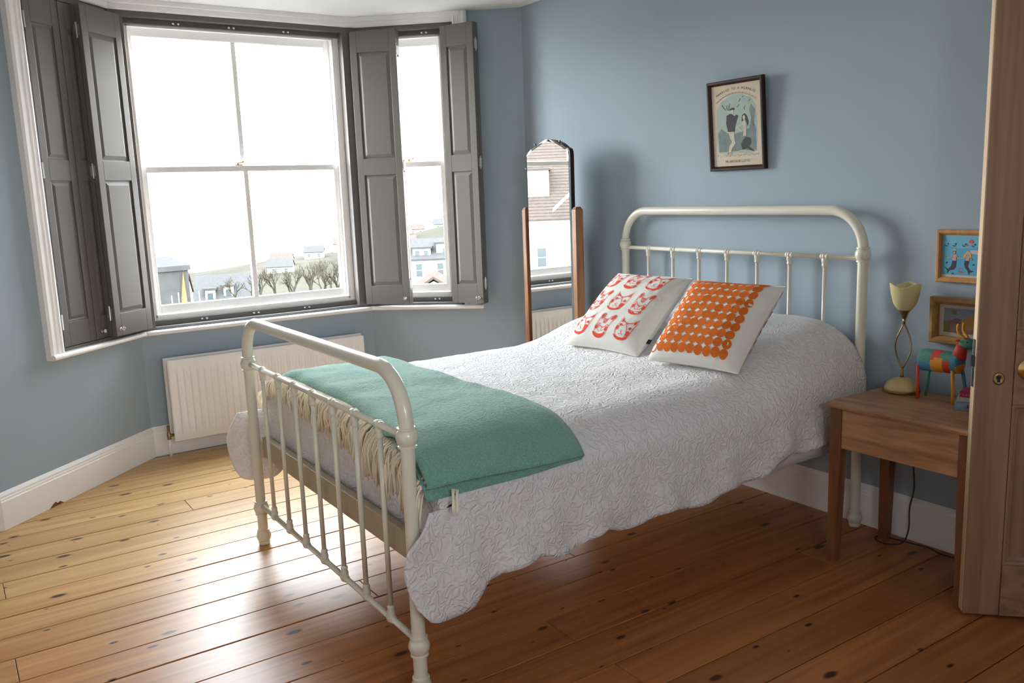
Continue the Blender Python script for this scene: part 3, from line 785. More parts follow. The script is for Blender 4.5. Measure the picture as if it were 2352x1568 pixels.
for k in range(nt_):
    s_ = k/(nt_-1); d = -.722+s_*1.430; x, z, nx, nz_ = bed_path(d, -1.965)
    ln = .075+.055*sstep(.15, .8, s_)+rnd.uniform(-.018, .026)
    mk('tassel', tassel(x+nx*.03, z+nz_*.020-.018*sstep(.5, .9, s_), -1.965-.045*sstep(.55, .95, s_), rnd.uniform(-.034, .012)-.012*s_, ln, 100+k), M['fringe'], bl, smooth=True)
for k, (yy, zz) in enumerate(((-1.978, .622), (-1.966, .618))):
    mb = MB()
    for q in range(2): mb.tube([(1.468+.004*q, yy+.004*q, zz), (1.482, yy-.006, zz-.02), (1.484+.003*q, yy-.010+.004*q, zz-.05), (1.484, yy-.008, zz-.068)], .0028, 5)
    mk('tassel', mb, M['fringe'], bl, smooth=True)

# ------------------------------------------------------------------ cushions
def cushion(name, label, centre, rot, size, thick, seed):
    T = Matrix.Translation(centre) @ Euler(rot, 'XYZ').to_matrix().to_4x4()
    t = thing(name, label, 'cushion', centre, 'cushions leaning against the pillows'); h = size/2
    def surf(u, v, side):
        pin = 1-.055*(1-u*u)*0-.0
        x = u*h*(1-.06*(1-v*v)*abs(u)**3*0-.05*(1-abs(v)**1.6)*u*u); y = v*h*(1-.05*(1-abs(u)**1.6)*v*v)
        e = max(0, (1-u**4))*max(0, (1-v**4))
        p = thick/2*e**.62
        p += (.0050*nz(u, v, seed, 2.3)+.0026*nz(u*1.4, v, seed+3, 5.5))*e**.5
        if side > 0:
            p += -.010*math.exp(-((v-.55+.3*u)/.05)**2)*math.exp(-((u-.8)/.22)**2)*e**.3
        return T @ Vector((x, y, side*max(p, .0012)))
    mb = MB(); n = 40
    sp_ = lambda a: math.sin((a*2-1)*math.pi/2)*.55+(a*2-1)*.45
    mb.grid(lambda a, b: surf(sp_(a), sp_(b), 1), n, n); mb.grid(lambda a, b: surf(sp_(a), sp_(b), -1), n, n)
    mk('cover', mb, M['cotton'], t, smooth=True)
    edge = []
    for k in range(160):
        q = k/40; i = int(q); f = (q-i)*2-1
        u, v = ((f, -1), (1, f), (-f, 1), (-1, -f))[i]; edge.append(surf(u, v, 1))
    mk('seam', MB().tube(edge, .0022, 5, closed=True), M['cotton'], t, smooth=True)
    return t, T, surf
# cat cushion
t, T, surf = cushion('cat_cushion', 'cream cushion printed with nine red animal faces, on the left', (.582, -.552, .872), (R(40.3), 0, R(4)), .452, .135, 1.0)
def onto(cx, cy, w_, h_, eps=.0016):
    def fn(a, b):
        u, v = cx+a*w_, cy+b*h_; p = surf(u, v, 1); q = surf(u+.01, v, 1)-p; r_ = surf(u, v+.01, 1)-p
        return p + q.cross(r_).normalized()*eps
    return fn
def arc(cx, cy, rx, ry, a0, a1, n=14): return [(cx+rx*math.cos(R(a0+(a1-a0)*k/n)), cy+ry*math.sin(R(a0+(a1-a0)*k/n))) for k in range(n+1)]
def catA(mb, fn):     # pointed ears, patch over one eye, collar with a bell
    lw = .050
    out = [(-.62,-.35),(-.72,-.05),(-.66,.25),(-.60,.55),(-.58,.98),(-.30,.62),(-.05,.50),(.22,.52),(.48,.62),(.86,.98),(.80,.50),(.74,.12),(.66,-.20),(.50,-.48)]
    stroke(mb, out, lw, fn)
    poly(mb, [(-.53,.86),(-.50,.52),(-.30,.60),(-.42,.74)], fn); poly(mb, [(.78,.86),(.55,.62),(.62,.50),(.74,.60)], fn)
    stroke(mb, [(.05,.50),(.12,.30),(.28,.05),(.34,-.20),(.30,-.45)], lw, fn)
    stroke(mb, [(-.66,.20),(-.40,.22),(-.12,.30),(.05,.50)], lw*.7, fn)
    disc(mb, -.42, .34, .11, .09, fn); disc(mb, .50, .16, .11, .11, fn); disc(mb, -.62, .06, .11, .17, fn, rot=.3); disc(mb, .48, -.22, .17, .19, fn)
    stroke(mb, [(-.30,-.30),(-.20,-.38),(-.08,-.30),(-.12,-.18),(-.02,-.10),(-.14,-.06),(-.20,-.16),(-.08,-.20),(.0,-.34),(.10,-.36)], lw*.6, fn)
    poly(mb, arc(-.06,-.36,.66,.36,190,345)+arc(-.06,-.34,.56,.22,345,190), fn)
    poly(mb, [(.20,-.52),(.46,-.40),(.36,-.62)], fn)
def catB(mb, fn):     # long rounded ears, fan on the forehead, thick collar
    lw = .050
    out = [(-.58,-.40),(-.62,-.10),(-.56,.25),(-.54,.70),(-.46,.98),(-.34,1.04),(-.24,.92),(-.18,.62),(.16,.56),(.40,.80),(.66,1.00),(.82,.96),(.80,.76),(.66,.40),(.58,.0),(.52,-.30),(.40,-.48)]
    stroke(mb, out, lw, fn)
    disc(mb, -.40, .76, .085, .22, fn, rot=.1); disc(mb, .62, .76, .09, .24, fn, rot=-.62)
    for x in (-.10, .02, .14): stroke(mb, [(x*.6,.28),(x*1.35,.54)], lw*1.1, fn)
    stroke(mb, [(-.16,.56),(.22,.54),(.10,.26),(-.04,.26),(-.16,.56)], lw*.8, fn)
    for cx, cy in ((-.36,.10),(.42,.06)): stroke(mb, arc(cx, cy, .10, .09, 0, 330, 10), lw*.9, fn, closed=False)
    stroke(mb, [(-.26,.06),(-.10,-.04),(.04,-.06),(.20,-.02),(.32,.04)], lw*.9, fn); poly(mb, [(-.10,-.04),(.16,-.04),(.02,-.14)], fn)
    stroke(mb, [(.02,-.12),(.02,-.28),(-.10,-.40),(-.22,-.34),(-.28,-.22)], lw*.7, fn); stroke(mb, [(.02,-.28),(.14,-.38),(.26,-.26)], lw*.7, fn)
    disc(mb, -.50, -.12, .13, .14, fn); disc(mb, .46, -.18, .14, .15, fn)
    poly(mb, arc(-.08,-.42,.62,.40,185,350)+arc(-.08,-.40,.52,.16,350,185), fn)
mb = MB()
for r_ in range(3):
    for c_ in range(3):
        fn = onto(-.61+c_*.565, .60-r_*.615, .275, .295)
        (catA if (r_+c_) % 2 == 0 else catB)(mb, fn)
lab(mk('animal_print', mb, M['red'], t, recalc=False), 'nine coral red cat and rabbit faces')
mb = MB(); q = surf(1, -.63, 1)
nn = (T.to_3x3() @ Vector((1, 0, 0)))
mb.box(-.004, .020, -.011, .011, -.0015, .0015, Matrix.Translation(q) @ T.to_3x3().to_4x4()); lab(mk('label_tag', mb, M['black'], t), 'small black tag')
# dotted cushion
t, T, surf = cushion('dotted_cushion', 'cream cushion printed with orange dots, on the right', (1.121, -.578, .879), (R(42.6), 0, R(7.7)), .424, .135, 6.0)
mb = MB()
for r_ in range(10):
    for c_ in range(10):
        u = -.885+c_*.174+.010*math.sin(r_*2.1+c_); v = .90-r_*.187+.008*math.sin(c_*1.7)
        disc(mb, 0, 0, 1, 1, onto(u, v, .087+.004*math.sin(c_*3+r_), .095), 16)
        if c_ < 9: poly(mb, [(-.10,-.3),(1.1-.95,-.3),(.15,.3),(-.10,.3)], onto(u+.087, v, .06, .07))
lab(mk('dot_print', mb, M['orange'], t, recalc=False), 'rows of orange dots')
mb = MB()   # dots of the back cloth that show at the side
for k in range(8):
    v = .85-k*.22
    disc(mb, 0, 0, 1, 1, (lambda v: (lambda a, b: surf(.985-.05*max(0,a+1)*.5, v+b*.09, -1)+T.to_3x3() @ Vector((.003, 0, .0012))))(v), 12)
lab(mk('side_dot', mb, M['orange'], t, recalc=False), 'orange dots on the back')

# ------------------------------------------------------------------ cheval mirror
ym = -.237
mi = thing('cheval_mirror', 'tall narrow cheval mirror with walnut posts standing in the corner', 'mirror', (-.415, ym+.012, 0))
zb_ = .36
def mirror_outline(g=0.0):
    x0, x1 = -.617+g, -.213-g; cx = (x0+x1)/2; pts = [(x0, zb_+g), (x1, zb_+g), (x1, 1.600)]
    pts += [(x1-.020*(1-math.cos(a)), 1.600+.036*math.sin(a)) for a in (R(30), R(60), R(90))][:2]
    pts += [(x1-.030, 1.640-g), (x1-.070, 1.663-g), (x1-.120, 1.680-g), (cx+.008, 1.693-g), (cx-.008, 1.693-g), (x0+.120, 1.672-g), (x0+.050, 1.648-g), (x0+.015, 1.630-g), (x0, 1.610)]
    return pts
oo, ii = mirror_outline(), mirror_outline(.012)
def xz(y): return Matrix(((1,0,0,0),(0,0,1,y),(0,1,0,0),(0,0,0,1)))
mb = MB(); mb.add([(x, ym, z) for x, z in ii], [list(range(len(ii)))]); mk('mirror_glass', mb, M['mirror'], mi, recalc=False)
n_ = len(oo); mb = MB(); mb.add([(x, ym, z) for x, z in ii]+[(x, ym+.004, z) for x, z in oo], [(k, (k+1) % n_, n_+(k+1) % n_, n_+k) for k in range(n_)]); mk('bevelled_edge', mb, M['mirror'], mi, recalc=False)
mb = MB(); mb.prism([(x, z) for x, z in oo], ym+.0045, ym+.030, xz(0)); mk('backing_board', mb, M['blackwood'], mi, bevel=.002)
for x0, x1 in ((-.664, -.630), (-.200, -.166)):
    pr = [(x0, ym-.004), (x1, ym-.004), (x1+.002, ym+.040), (x0-.002, ym+.040)]
    mb = MB(); mb.box(x0, x1, ym-.006, ym+.044, .06, 1.312); mb.add([(x0,ym-.006,1.312),(x1,ym-.006,1.312),(x1,ym+.044,1.312),(x0,ym+.044,1.312),(x0+.007,ym+.004,1.328),(x1-.007,ym+.004,1.328),(x1-.007,ym+.034,1.328),(x0+.007,ym+.034,1.328)], [(0,1,5,4),(1,2,6,5),(2,3,7,6),(3,0,4,7),(4,5,6,7)])
    mk('post', mb, M['walnut'], mi, bevel=.002)
    xm = (x0+x1)/2; mb = MB()
    mb.box(xm-.016, xm+.016, ym-.14, ym+.16, .0, .035); mb.box(xm-.015, xm+.015, ym-.07, ym+.10, .035, .062); mk('foot', mb, M['walnut'], mi, bevel=.006)
mb = MB(); mb.box(-.640, -.190, ym+.008, ym+.030, .12, .17); mk('stretcher', mb, M['walnut'], mi, bevel=.003)
for x, s_ in ((-.617, -1), (-.213, 1)):
    mb = MB(); mb.tube([(x, ym+.016, .98), (x+s_*.020, ym+.016, .98)], .005, 8); mk('pivot', mb, M['oldbrass'], mi, smooth=True)
for x, z in ((-.618, 1.545), (-.212, 1.53), (-.525, 1.672), (-.300, 1.676)):
    mb = MB(); mb.box(x-.0045, x+.0045, ym-.002, ym+.006, z-.004, z+.004); mk('clip', mb, M['iron'], mi)

# ------------------------------------------------------------------ bedside table
tb = thing('bedside_table', 'worn brown wooden bedside table with tapered square legs', 'table', (1.795, -.23, 0))
TX0, TX1, TY0, TY1, TZ = 1.5205, 2.068, -.423, -.030, .6152
mb = MB()
def tabletop():
    n = 24; vs = []; fs = []
    # rounded front edge with small nicks
    prof_ = [(TY1, .596), (TY1, .6152), (TY0+.010, .6152), (TY0+.003, .6130), (TY0, .6085), (TY0+.002, .5995), (TY0+.007, .5965)]
    m = len(prof_)
    for i in range(n+1):
        x = TX0+(TX1-TX0)*i/n
        for j, (y, z) in enumerate(prof_):
            dy = .0022*noise.noise(Vector((x*23, 0, 2)))+.0016*noise.noise(Vector((x*60, 3, 2))) if j in (3,4,5) else 0
            dz = -.003*math.exp(-((x-1.640)/.006)**2) if j in (2,3) else 0
            vs.append((x, y+dy, z+dz))
    for i in range(n):
        for j in range(m): fs.append((i*m+j, i*m+(j+1) % m, (i+1)*m+(j+1) % m, (i+1)*m+j))
    fs.append(list(range(m))); fs.append([n*m+j for j in range(m)][::-1])
    return MB().add(vs, fs)
mk('table_top', tabletop(), M['table'], tb)
for lx, ly in ((TX0+.010, TY0+.014), (TX1-.056, TY0+.014), (TX0+.010, TY1-.060), (TX1-.056, TY1-.060)):
    mb = MB(); a = .046; b = .036
    left = lx < 1.8; front = ly < -.3
    bx = lx if left else lx+a-b; by = ly if front else ly+a-b
    vs = [(bx,by,0),(bx+b,by,0),(bx+b,by+b,0),(bx,by+b,0)]
    for z in (.44, .596): vs += [(lx,ly,z),(lx+a,ly,z),(lx+a,ly+a,z),(lx,ly+a,z)]
    mb.add(vs, [(3,2,1,0),(8,9,10,11)]+[(j*4+i, j*4+(i+1) % 4, (j+1)*4+(i+1) % 4, (j+1)*4+i) for j in (0,1) for i in range(4)])
    mk('leg', mb, M['tableleg'], tb, bevel=.003)
mb = MB(); mb.box(TX0+.056, TX1-.056, TY0+.020, TY0+.038, .447, .596); mk('apron', mb, M['table'], tb, bevel=.002)
mb = MB(); mb.box(TX0+.056, TX1-.056, TY1-.040, TY1-.022, .447, .596); mk('apron', mb, M['tableleg'], tb)
for x in (TX0+.016, TX1-.034): mb = MB(); mb.box(x, x+.018, TY0+.060, TY1-.060, .447, .596); mk('apron', mb, M['tableleg'], tb)

# ------------------------------------------------------------------ lamp
lx, ly = 1.607, -.082
lp = thing('table_lamp', 'small table lamp with tulip glass shade and entwined brass stems on the bedside table', 'lamp', (lx, ly, TZ))
Tl = Matrix.Translation((lx, ly, TZ))
mk('rim', MB().lathe([(.060,0),(.066,.001),(.067,.005),(.064,.009),(.060,.010)], 32, Tl), M['oldbrass'], lp, smooth=True, auto=45)
mk('base_dome', MB().lathe([(.0625,.008),(.0610,.018),(.0560,.030),(.0460,.042),(.0330,.050),(.0180,.0545),(.006,.056)], 32, Tl), M['lampbase'], lp, smooth=True)
mk('lower_stem', MB().lathe([(.007,.054),(.0055,.066),(.0040,.080),(.0040,.092)], 12, Tl), M['oldbrass'], lp, smooth=True)
for ph in (0, math.pi):
    pts = []
    for k in range(29):
        t_ = k/28; z = .090+.172*t_; a = ph+R(-4)+t_*R(70)
        r_ = .0015+.0275*math.sin(math.pi*t_)**1.0
        pts.append((lx+r_*math.cos(a)*1.0, ly+r_*math.sin(a)*.8, TZ+z))
    mk('stem', MB().tube(pts, .0028, 8), M['oldbrass'], lp, smooth=True)
mk('upper_stem', MB().lathe([(.0035,.258),(.005,.268),(.006,.282)], 12, Tl), M['oldbrass'], lp, smooth=True)
mk('lamp_holder', MB().lathe([(.007,.280),(.010,.286),(.0145,.302),(.021,.312),(.022,.315)], 20, Tl), M['oldbrass'], lp, smooth=True)
def shade(u, v):
    a = 2*math.pi*u; sp2 = [(0,.020),(.10,.0275),(.25,.0365),(.45,.0425),(.7,.0475),(1,.0515)]
    r_ = cinterp(v, sp2)*(1+.035*math.cos(3*a+.6)*v**2)
    z = .314+.094*v+.008*math.cos(3*a+.6)*v**3
    return (lx+r_*math.cos(a), ly+r_*math.sin(a), TZ+z)
o = mk('lamp_shade', MB().grid(shade, 48, 20, cu=True), M['shade'], lp, smooth=True); sol = o.modifiers.new('thick', 'SOLIDIFY'); sol.thickness = .003
cab = [(1.552,-.058,TZ+.006),(1.53,-.040,TZ+.012),(1.540,-.016,TZ+.008),(1.575,-.012,.60),(1.625,-.012,.50),(1.618,-.014,.40),(1.632,-.018,.30),(1.640,-.022,.22),(1.628,-.026,.14),(1.636,-.04,.06),(1.634,-.075,.012),(1.600,-.118,.006),(1.555,-.118,.006),(1.528,-.090,.006),(1.545,-.065,.006),(1.60,-.052,.006),(1.665,-.045,.008),(1.72,-.04,.010),(1.775,-.050,.006),(1.84,-.040,.006),(1.90,-.020,.006)]
def smooth_path(p, n=6):
    out = []
    for i in range(len(p)-1):
        a, b, c, d = [Vector(p[max(0, min(len(p)-1, i+k))]) for k in (-1, 0, 1, 2)]
        for k in range(n):
            t_ = k/n; out.append(.5*((2*b)+(c-a)*t_+(2*a-5*b+4*c-d)*t_*t_+(3*b-a-3*c+d)*t_**3))
    out.append(Vector(p[-1])); return out
lab(mk('cable', MB().tube(smooth_path(cab), .0032, 7), M['cable'], lp, smooth=True), 'brown flex trailing down behind the table')

# ------------------------------------------------------------------ toy animal
toy = thing('toy_animal', 'patchwork painted toy reindeer with yellow antlers on the bedside table', 'toy', (1.775, -.105, TZ))
by_, bz_ = -.104, .755
def body(u, v):
    x = 1.690+.158*v; r_ = .0400*(1+.03*math.sin(v*5)); a = 2*math.pi*u
    cap = min(1, math.sqrt(max(0, 1-((abs(v-.5)*2-.88)/.12)**2))) if abs(v-.5)*2 > .88 else 1
    cap = max(cap, .02)
    return (x, by_+r_*.85*cap*math.cos(a), bz_+.006*v+r_*cap*math.sin(a))
mb = MB(); nu, nv = 28, 26; mb.grid(body, nu, nv, cu=True)
for i, f in enumerate(mb.f):
    c = sum((mb.v[j] for j in f), Vector())/len(f); a = math.degrees(math.atan2(c.z-bz_, c.y-by_)) % 360; t_ = (c.x-1.690)/.158
    up = c.z-bz_
    if t_ < .06: m_ = 0
    elif t_ < .36: m_ = 2 if up > -.002 else 1
    elif t_ < .66: m_ = (0 if (t_ < .58 and up > .012+.09*(t_-.40)) else (2 if up > .018 else 3)) if t_ < .66 else 3
    elif t_ < .82: m_ = 2 if up > .010 else 0
    else: m_ = 1 if t_ < .93 or up > .0 else 3
    mb.mi[i] = m_
mk('body', mb, [M['t_red'], M['t_blue'], M['t_green'], M['t_yel']], toy, smooth=True)
for nm_, col, a, b in (('leg','t_red',(1.698,-.132,.740),(1.706,-.141,TZ)),('leg','t_green',(1.715,-.084,.730),(1.702,-.080,TZ)),('leg','t_yel',(1.826,-.128,.735),(1.833,-.131,TZ)),('leg','t_blue',(1.838,-.084,.730),(1.850,-.068,TZ))):
    mk(nm_, MB().tube([a, tuple((Vector(a)+Vector(b))/2+Vector((.001,.001,0))), b], [.0062,.0056,.0054], 10), M[col], toy, smooth=True)
mk('neck', MB().tube([(1.832,by_,.778),(1.838,by_,.805),(1.842,by_,.826)], [.025,.021,.018], 16), M['t_red'], toy, smooth=True)
hd = mk('head', MB().tube([(1.836,by_,.830),(1.845,by_,.834),(1.860,by_,.835),(1.878,by_,.832),(1.890,by_,.828),(1.895,by_,.826)], [.008,.018,.0205,.0175,.012,.002], 16), M['t_green'], toy, smooth=True)
for yy in (-.013, .013):
    mk('antler', MB().tube(smooth_path([(1.858,by_+yy*.7,.850),(1.848,by_+yy,.862),(1.836,by_+yy*1.3,.874),(1.834,by_+yy*1.4,.892),(1.836,by_+yy*1.3,.903)], 3), .0048, 8), M['t_yel'], toy, smooth=True)
    mk('ear', MB().ball((1.836, by_+yy*1.7, .846), .010, 10, 6, (1.1,.5,.55)), M['t_red'], toy, smooth=True)
    mk('eye', MB().ball((1.868, by_+yy*1.25, .842), .0035, 8, 6), M['black'], hd, smooth=True)
mk('nostril', MB().ball((1.892, by_-.006, .831), .003, 8, 6), M['black'], hd, smooth=True)

# ------------------------------------------------------------------ books
bo = Vector((1.877, -.196)); ba = R(20)
def book(label, z0, z1, mat, ins, ln, dp, seed):
    e = Vector((math.cos(ba+seed), math.sin(ba+seed))); n = Vector((-e.y, e.x)); oz = bo+e*ins+n*ins*.6
    T = Matrix(((e.x, n.x, 0, oz.x), (e.y, n.y, 0, oz.y), (0,0,1,0), (0,0,0,1)))
    t = thing('book', label, 'book', (oz.x+e.x*ln/2+n.x*dp/2, oz.y+e.y*ln/2+n.y*dp/2, z0), 'books stacked on the bedside table')
    c = .0016
    mb = MB(); mb.box(0, ln, 0, .003, z0, z1, T); mb.box(0, ln, 0, dp, z0, z0+c, T); mb.box(0, ln, 0, dp, z1-c, z1, T); mk('cover', mb, mat, t, bevel=.0008)
    mb = MB(); mb.box(.002, ln-.002, .003, dp-.002, z0+c, z1-c, T); mk('page_block', mb, M['bk_white'], t)
    return t, T
t, T = book('pale blue paperback at the bottom of the stack on the bedside table', TZ, TZ+.0290, M['bk_blue'], 0, .165, .098, 0)
mb = MB(); ff = lambda a, b: T @ Vector((a, -.0004, TZ+b))
poly(mb, [(.034,.010),(.040,.007),(.043,.012),(.047,.012),(.044,.017),(.041,.022),(.037,.021),(.039,.016)], ff); lab(mk('spine_emblem', mb, M['bk_red'], t, recalc=False), 'small dark red emblem')
mb = MB()
for q in range(4): stroke(mb, [(.006+.0, .022-.004*q), (.026-.003*(q % 2), .022-.004*q)], .0012, ff)
mk('spine_lettering', mb, M['bk_white'], t, recalc=False, kind='stuff')
t, T = book('cream paperback in the middle of the stack on the bedside table', TZ+.0292, TZ+.0455, M['bk_white'], .006, .15, .092, .02)
t, T = book('dark pink paperback on top of the stack on the bedside table', TZ+.0457, TZ+.0620, M['bk_red'], .012, .145, .090, -.02)
ff = lambda a, b: T @ Vector((a, -.0004, TZ+b)); mb = MB()
for q in range(9): stroke(mb, [(.012+.008*q, .0515), (.012+.008*q, .0560), (.016+.008*q, .0530)], .0009, ff)
mk('spine_lettering', mb, M['bk_white'], t, recalc=False, kind='stuff')

# ------------------------------------------------------------------ pictures on the head wall
YW = .012
def picture(name, label, cx, cz, w_, h_, lean, roll, fw, depth, fmat, lip=.006, paper_in=.010, gap=.002):
    """frame hung on the head wall; returns thing and mapping (a right, b up, c out of the paper)"""
    Rm = Matrix.Rotation(R(roll), 4, 'Y') @ Matrix.Rotation(R(lean), 4, 'X')
    back = YW-gap-math.tan(R(abs(lean)))*h_/2-0.0
    T = Matrix.Translation((cx, back, cz)) @ Rm @ Matrix(((1,0,0,0),(0,0,-1,0),(0,1,0,0),(0,0,0,1)))   # local x right, y up, z out
    t = thing(name, label, 'picture', (cx, back, cz-h_/2))
    prof_ = [(0,0),(0,depth*.8),(fw*.15,depth),(fw*.55,depth),(fw*.8,depth*.8),(fw,depth*.55),(fw,paper_in-.001),(fw-.001,0)]
    names_ = []
    m = len(prof_)
    cor = [(-w_/2,-h_/2,1,1),(w_/2,-h_/2,-1,1),(w_/2,h_/2,-1,-1),(-w_/2,h_/2,1,-1)]
    for k in range(4):
        A, B = cor[k], cor[(k+1) % 4]; vs = []
        for C in (A, B): vs += [(C[0]+C[2]*q, C[1]+C[3]*q, d) for q, d in prof_]
        mb = MB(); mb.add(vs, [(j, (j+1) % m, m+(j+1) % m, m+j) for j in range(m)]+[list(range(m)), list(range(m, 2*m))[::-1]], T)
        mk('frame_moulding', mb, fmat, t, bevel=.0006)
    def fn(c): return lambda a, b: T @ Vector((a, b, paper_in*.8+c))
    return t, T, fn
# 1: sheet music print in a black frame
t, T, fn = picture('framed_print', 'black framed antique song sheet print hanging above the bed', .722, 1.677, .322, .398, 4.0, 0, .020, .022, M['blackwood'])
mb = MB(); poly(mb, [(-.143,-.181),(.143,-.181),(.143,.181),(-.143,.181)], fn(0)); pp = lab(mk('print_sheet', mb, M['paper'], t, recalc=False), 'aged cream song sheet')
mb = MB()
blob = [(-.112,-.120),(-.06,-.126),(0,-.121),(.06,-.127),(.112,-.118),(.118,-.05),(.116,.02),(.112,.080),(.085,.112),(.04,.130),(0,.135),(-.04,.128),(-.085,.108),(-.112,.075),(-.117,.02),(-.118,-.06)]
poly(mb, blob, fn(.0003)); mk('tinted_scene', mb, M['papergreen'], pp, recalc=False)
mb = MB(); f = fn(.0006)
poly(mb, [(-.108,-.115),(.108,-.114),(.110,-.02),(.085,.030),(.070,-.02),(.030,-.03),(-.02,-.04),(-.06,-.03),(-.09,-.01),(-.110,-.03)], f)
poly(mb, [(.098,-.02),(.075,.06),(.085,.085),(.108,.06)], f); mk('rocks', mb, M['inkmid'], pp, recalc=False, kind='stuff')
mb = MB(); f = fn(.0012)
poly(mb, [(-.056,.045),(-.036,.052),(-.024,.050),(-.010,.040),(.002,.046),(.012,.040),(.002,.020),(-.008,-.006),(-.012,-.028),(-.052,-.026),(-.060,.010)], f)  # jacket
poly(mb, [(-.036,.072),(-.020,.078),(-.006,.074),(-.008,.068),(-.032,.066)], f)      # cap
poly(mb, [(-.060,-.118),(-.030,-.118),(-.028,-.124),(-.060,-.126)], f)
poly(mb, [(.050,-.055),(.075,-.060),(.082,-.080),(.070,-.098),(.098,-.118),(.086,-.122),(.060,-.106),(.030,-.110),(.022,-.085),(.036,-.066)], f)   # tail
poly(mb, [(.034,.040),(.048,.048),(.060,.036),(.070,.010),(.066,-.012),(.056,.010),(.046,.026),(.036,.014),(.030,.016)], f)   # hair
for a, b in (((-.080,.094),(-.060,.070)),((-.052,.090),(-.046,.068)),((-.034,.096),(-.040,.066)),((.008,.076),(.022,.088)),((.052,.080),(.050,.062)),((.020,.100),(.028,.112)),((.040,.116),(.046,.122)),((.075,.096),(.084,.104))):
    stroke(mb, [a, ((a[0]+b[0])/2-.003, (a[1]+b[1])/2), b], .0028, f)
mk('dark_figures', mb, M['ink'], pp, recalc=False, kind='stuff')
mb = MB(); f = fn(.0016)
poly(mb, [(-.050,-.028),(-.016,-.028),(-.014,-.060),(-.008,-.078),(-.030,-.100),(-.038,-.120),(-.052,-.118),(-.046,-.092),(-.030,-.072),(-.040,-.052)], f)   # trousers
disc(mb, -.022, .060, .008, .009, f); disc(mb, .044, .030, .007, .010, f)
poly(mb, [(.036,.012),(.050,.014),(.056,-.005),(.054,-.050),(.034,-.052),(.040,-.030),(.036,-.014)], f)     # mermaid body
stroke(mb, [(.040,.004),(.016,-.006),(.006,-.010),(-.006,-.018)], .007, f); stroke(mb, [(.006,-.012),(.030,-.030),(.046,-.012)], .008, f)
stroke(mb, [(-.100,-.116),(-.04,-.122),(.03,-.112),(.09,-.120)], .003, f)
mk('pale_figures', mb, M['inklight'], pp, recalc=False, kind='stuff')
mb = MB(); f = fn(.0008)
txt = 'MARRIED TO A MERMAID'
for i, ch in enumerate(txt):
    if ch == ' ': continue
    an = R(24)*(-(i-(len(txt)-1)/2)/((len(txt)-1)/2)); rad_ = .26
    vs, fs = text_tris(ch, .0155); ca, sa = math.cos(an), math.sin(an)
    mb.add([f(-rad_*math.sin(an)+p[0]*ca-p[1]*sa, .155-rad_+rad_*math.cos(an)+p[0]*sa+p[1]*ca) for p in vs], fs)
vs, fs = text_tris('Mr ARTHUR LLOYD', .0165); mb.add([f(p[0], -.164+p[1]) for p in vs], fs)
for k in range(34):
    an = R(-34+68*k/33); rad_ = .20; bx, by2 = rad_*math.sin(an), .140-rad_+rad_*math.cos(an)
    stroke(mb, [(bx-.002, by2-.003), (bx+.001, by2+.003+.003*math.sin(k*2.3)), (bx+.003, by2-.001)], .0016, f)
for k in range(30):
    bx = -.118+.236*k/29; stroke(mb, [(bx, -.134+.004*math.sin(k*1.9)), (bx+.004, -.131+.004*math.cos(k*1.3))], .0018, f)
mk('lettering', mb, M['ink'], pp, recalc=False, kind='stuff')
# 2: two mermaids on blue
t, T, fn = picture('framed_picture', 'pine framed blue picture of two mermaids on the wall above the table lamp', 1.782, 1.129, .214, .192, 1.0, 0, .020, .018, M['pineframe'])
mb = MB(); poly(mb, [(-.088,-.077),(.088,-.077),(.088,.077),(-.088,.077)], fn(0)); mk('mount', mb, M['mat'], t, recalc=False)
mb = MB(); poly(mb, [(-.086,-.068),(.086,-.068),(.086,.074),(-.086,.074)], fn(.0004)); pp = mk('picture_sheet', mb, M['sky'], t, recalc=False)
mb = MB(); f = fn(.0008); poly(mb, [(-.086,-.068),(.086,-.068),(.086,.036),(.05,.038),(.01,.030),(-.03,.030),(-.06,.036),(-.086,.036)], f); mk('sea', mb, M['sea'], pp, recalc=False)
mb = MB(); f = fn(.0012); disc(mb, .018, .054, .008, .0075, f)
poly(mb, [(-.024,-.060),(-.006,-.060),(-.003,-.054),(-.012,-.058),(-.010,-.050),(-.016,-.058),(-.024,-.050)], f)
for x, y in ((.004,.040),(-.072,-.002),(-.020,-.044)): disc(mb, x, y, .003, .0035, f, 8)
mk('red_marks', mb, M['sunred'], pp, recalc=False, kind='stuff')
mb = MB()
poly(mb, [(-.048,-.016),(-.033,-.016),(-.033,-.036),(-.040,-.048),(-.056,-.052),(-.066,-.064),(-.066,-.052),(-.076,-.040),(-.062,-.046),(-.052,-.036)], f)
poly(mb, [(-.002,-.014),(.014,-.016),(.010,-.036),(.018,-.048),(.034,-.052),(.020,-.056),(.014,-.066),(.010,-.052),(.0,-.040),(-.004,-.028)], f)
for x in (-.072, -.044, -.008, .026): stroke(mb, [(x-.006,.040),(x,.037),(x+.005,.038)], .003, f); disc(mb, x+.006, .044, .0028, .0034, f, 8)
for x, y in ((-.068,-.024),(-.045,-.063),(.030,-.028)): disc(mb, x, y, .0045, .003, f, 8, rot=.5)
disc(mb, -.0415, .014, .0062, .0065, f, 10)
mk('dark_shapes', mb, M['navy'], pp, recalc=False, kind='stuff')
mb = MB(); f2 = fn(.0016)
poly(mb, [(-.047,.006),(-.035,.006),(-.034,-.016),(-.046,-.016)], f2); poly(mb, [(.002,.004),(.013,.004),(.013,-.014),(.002,-.014)], f2)
disc(mb, -.0415, .0135, .004, .005, f2, 10); disc(mb, .008, .012, .004, .005, f2, 10)
stroke(mb, [(-.046,.004),(-.054,-.006),(-.064,-.008)], .003, f2); stroke(mb, [(-.035,.004),(-.026,-.006),(-.012,-.007),(-.004,-.004),(.004,.002)], .003, f2); stroke(mb, [(.012,.002),(.020,-.006),(.024,-.014)], .003, f2)
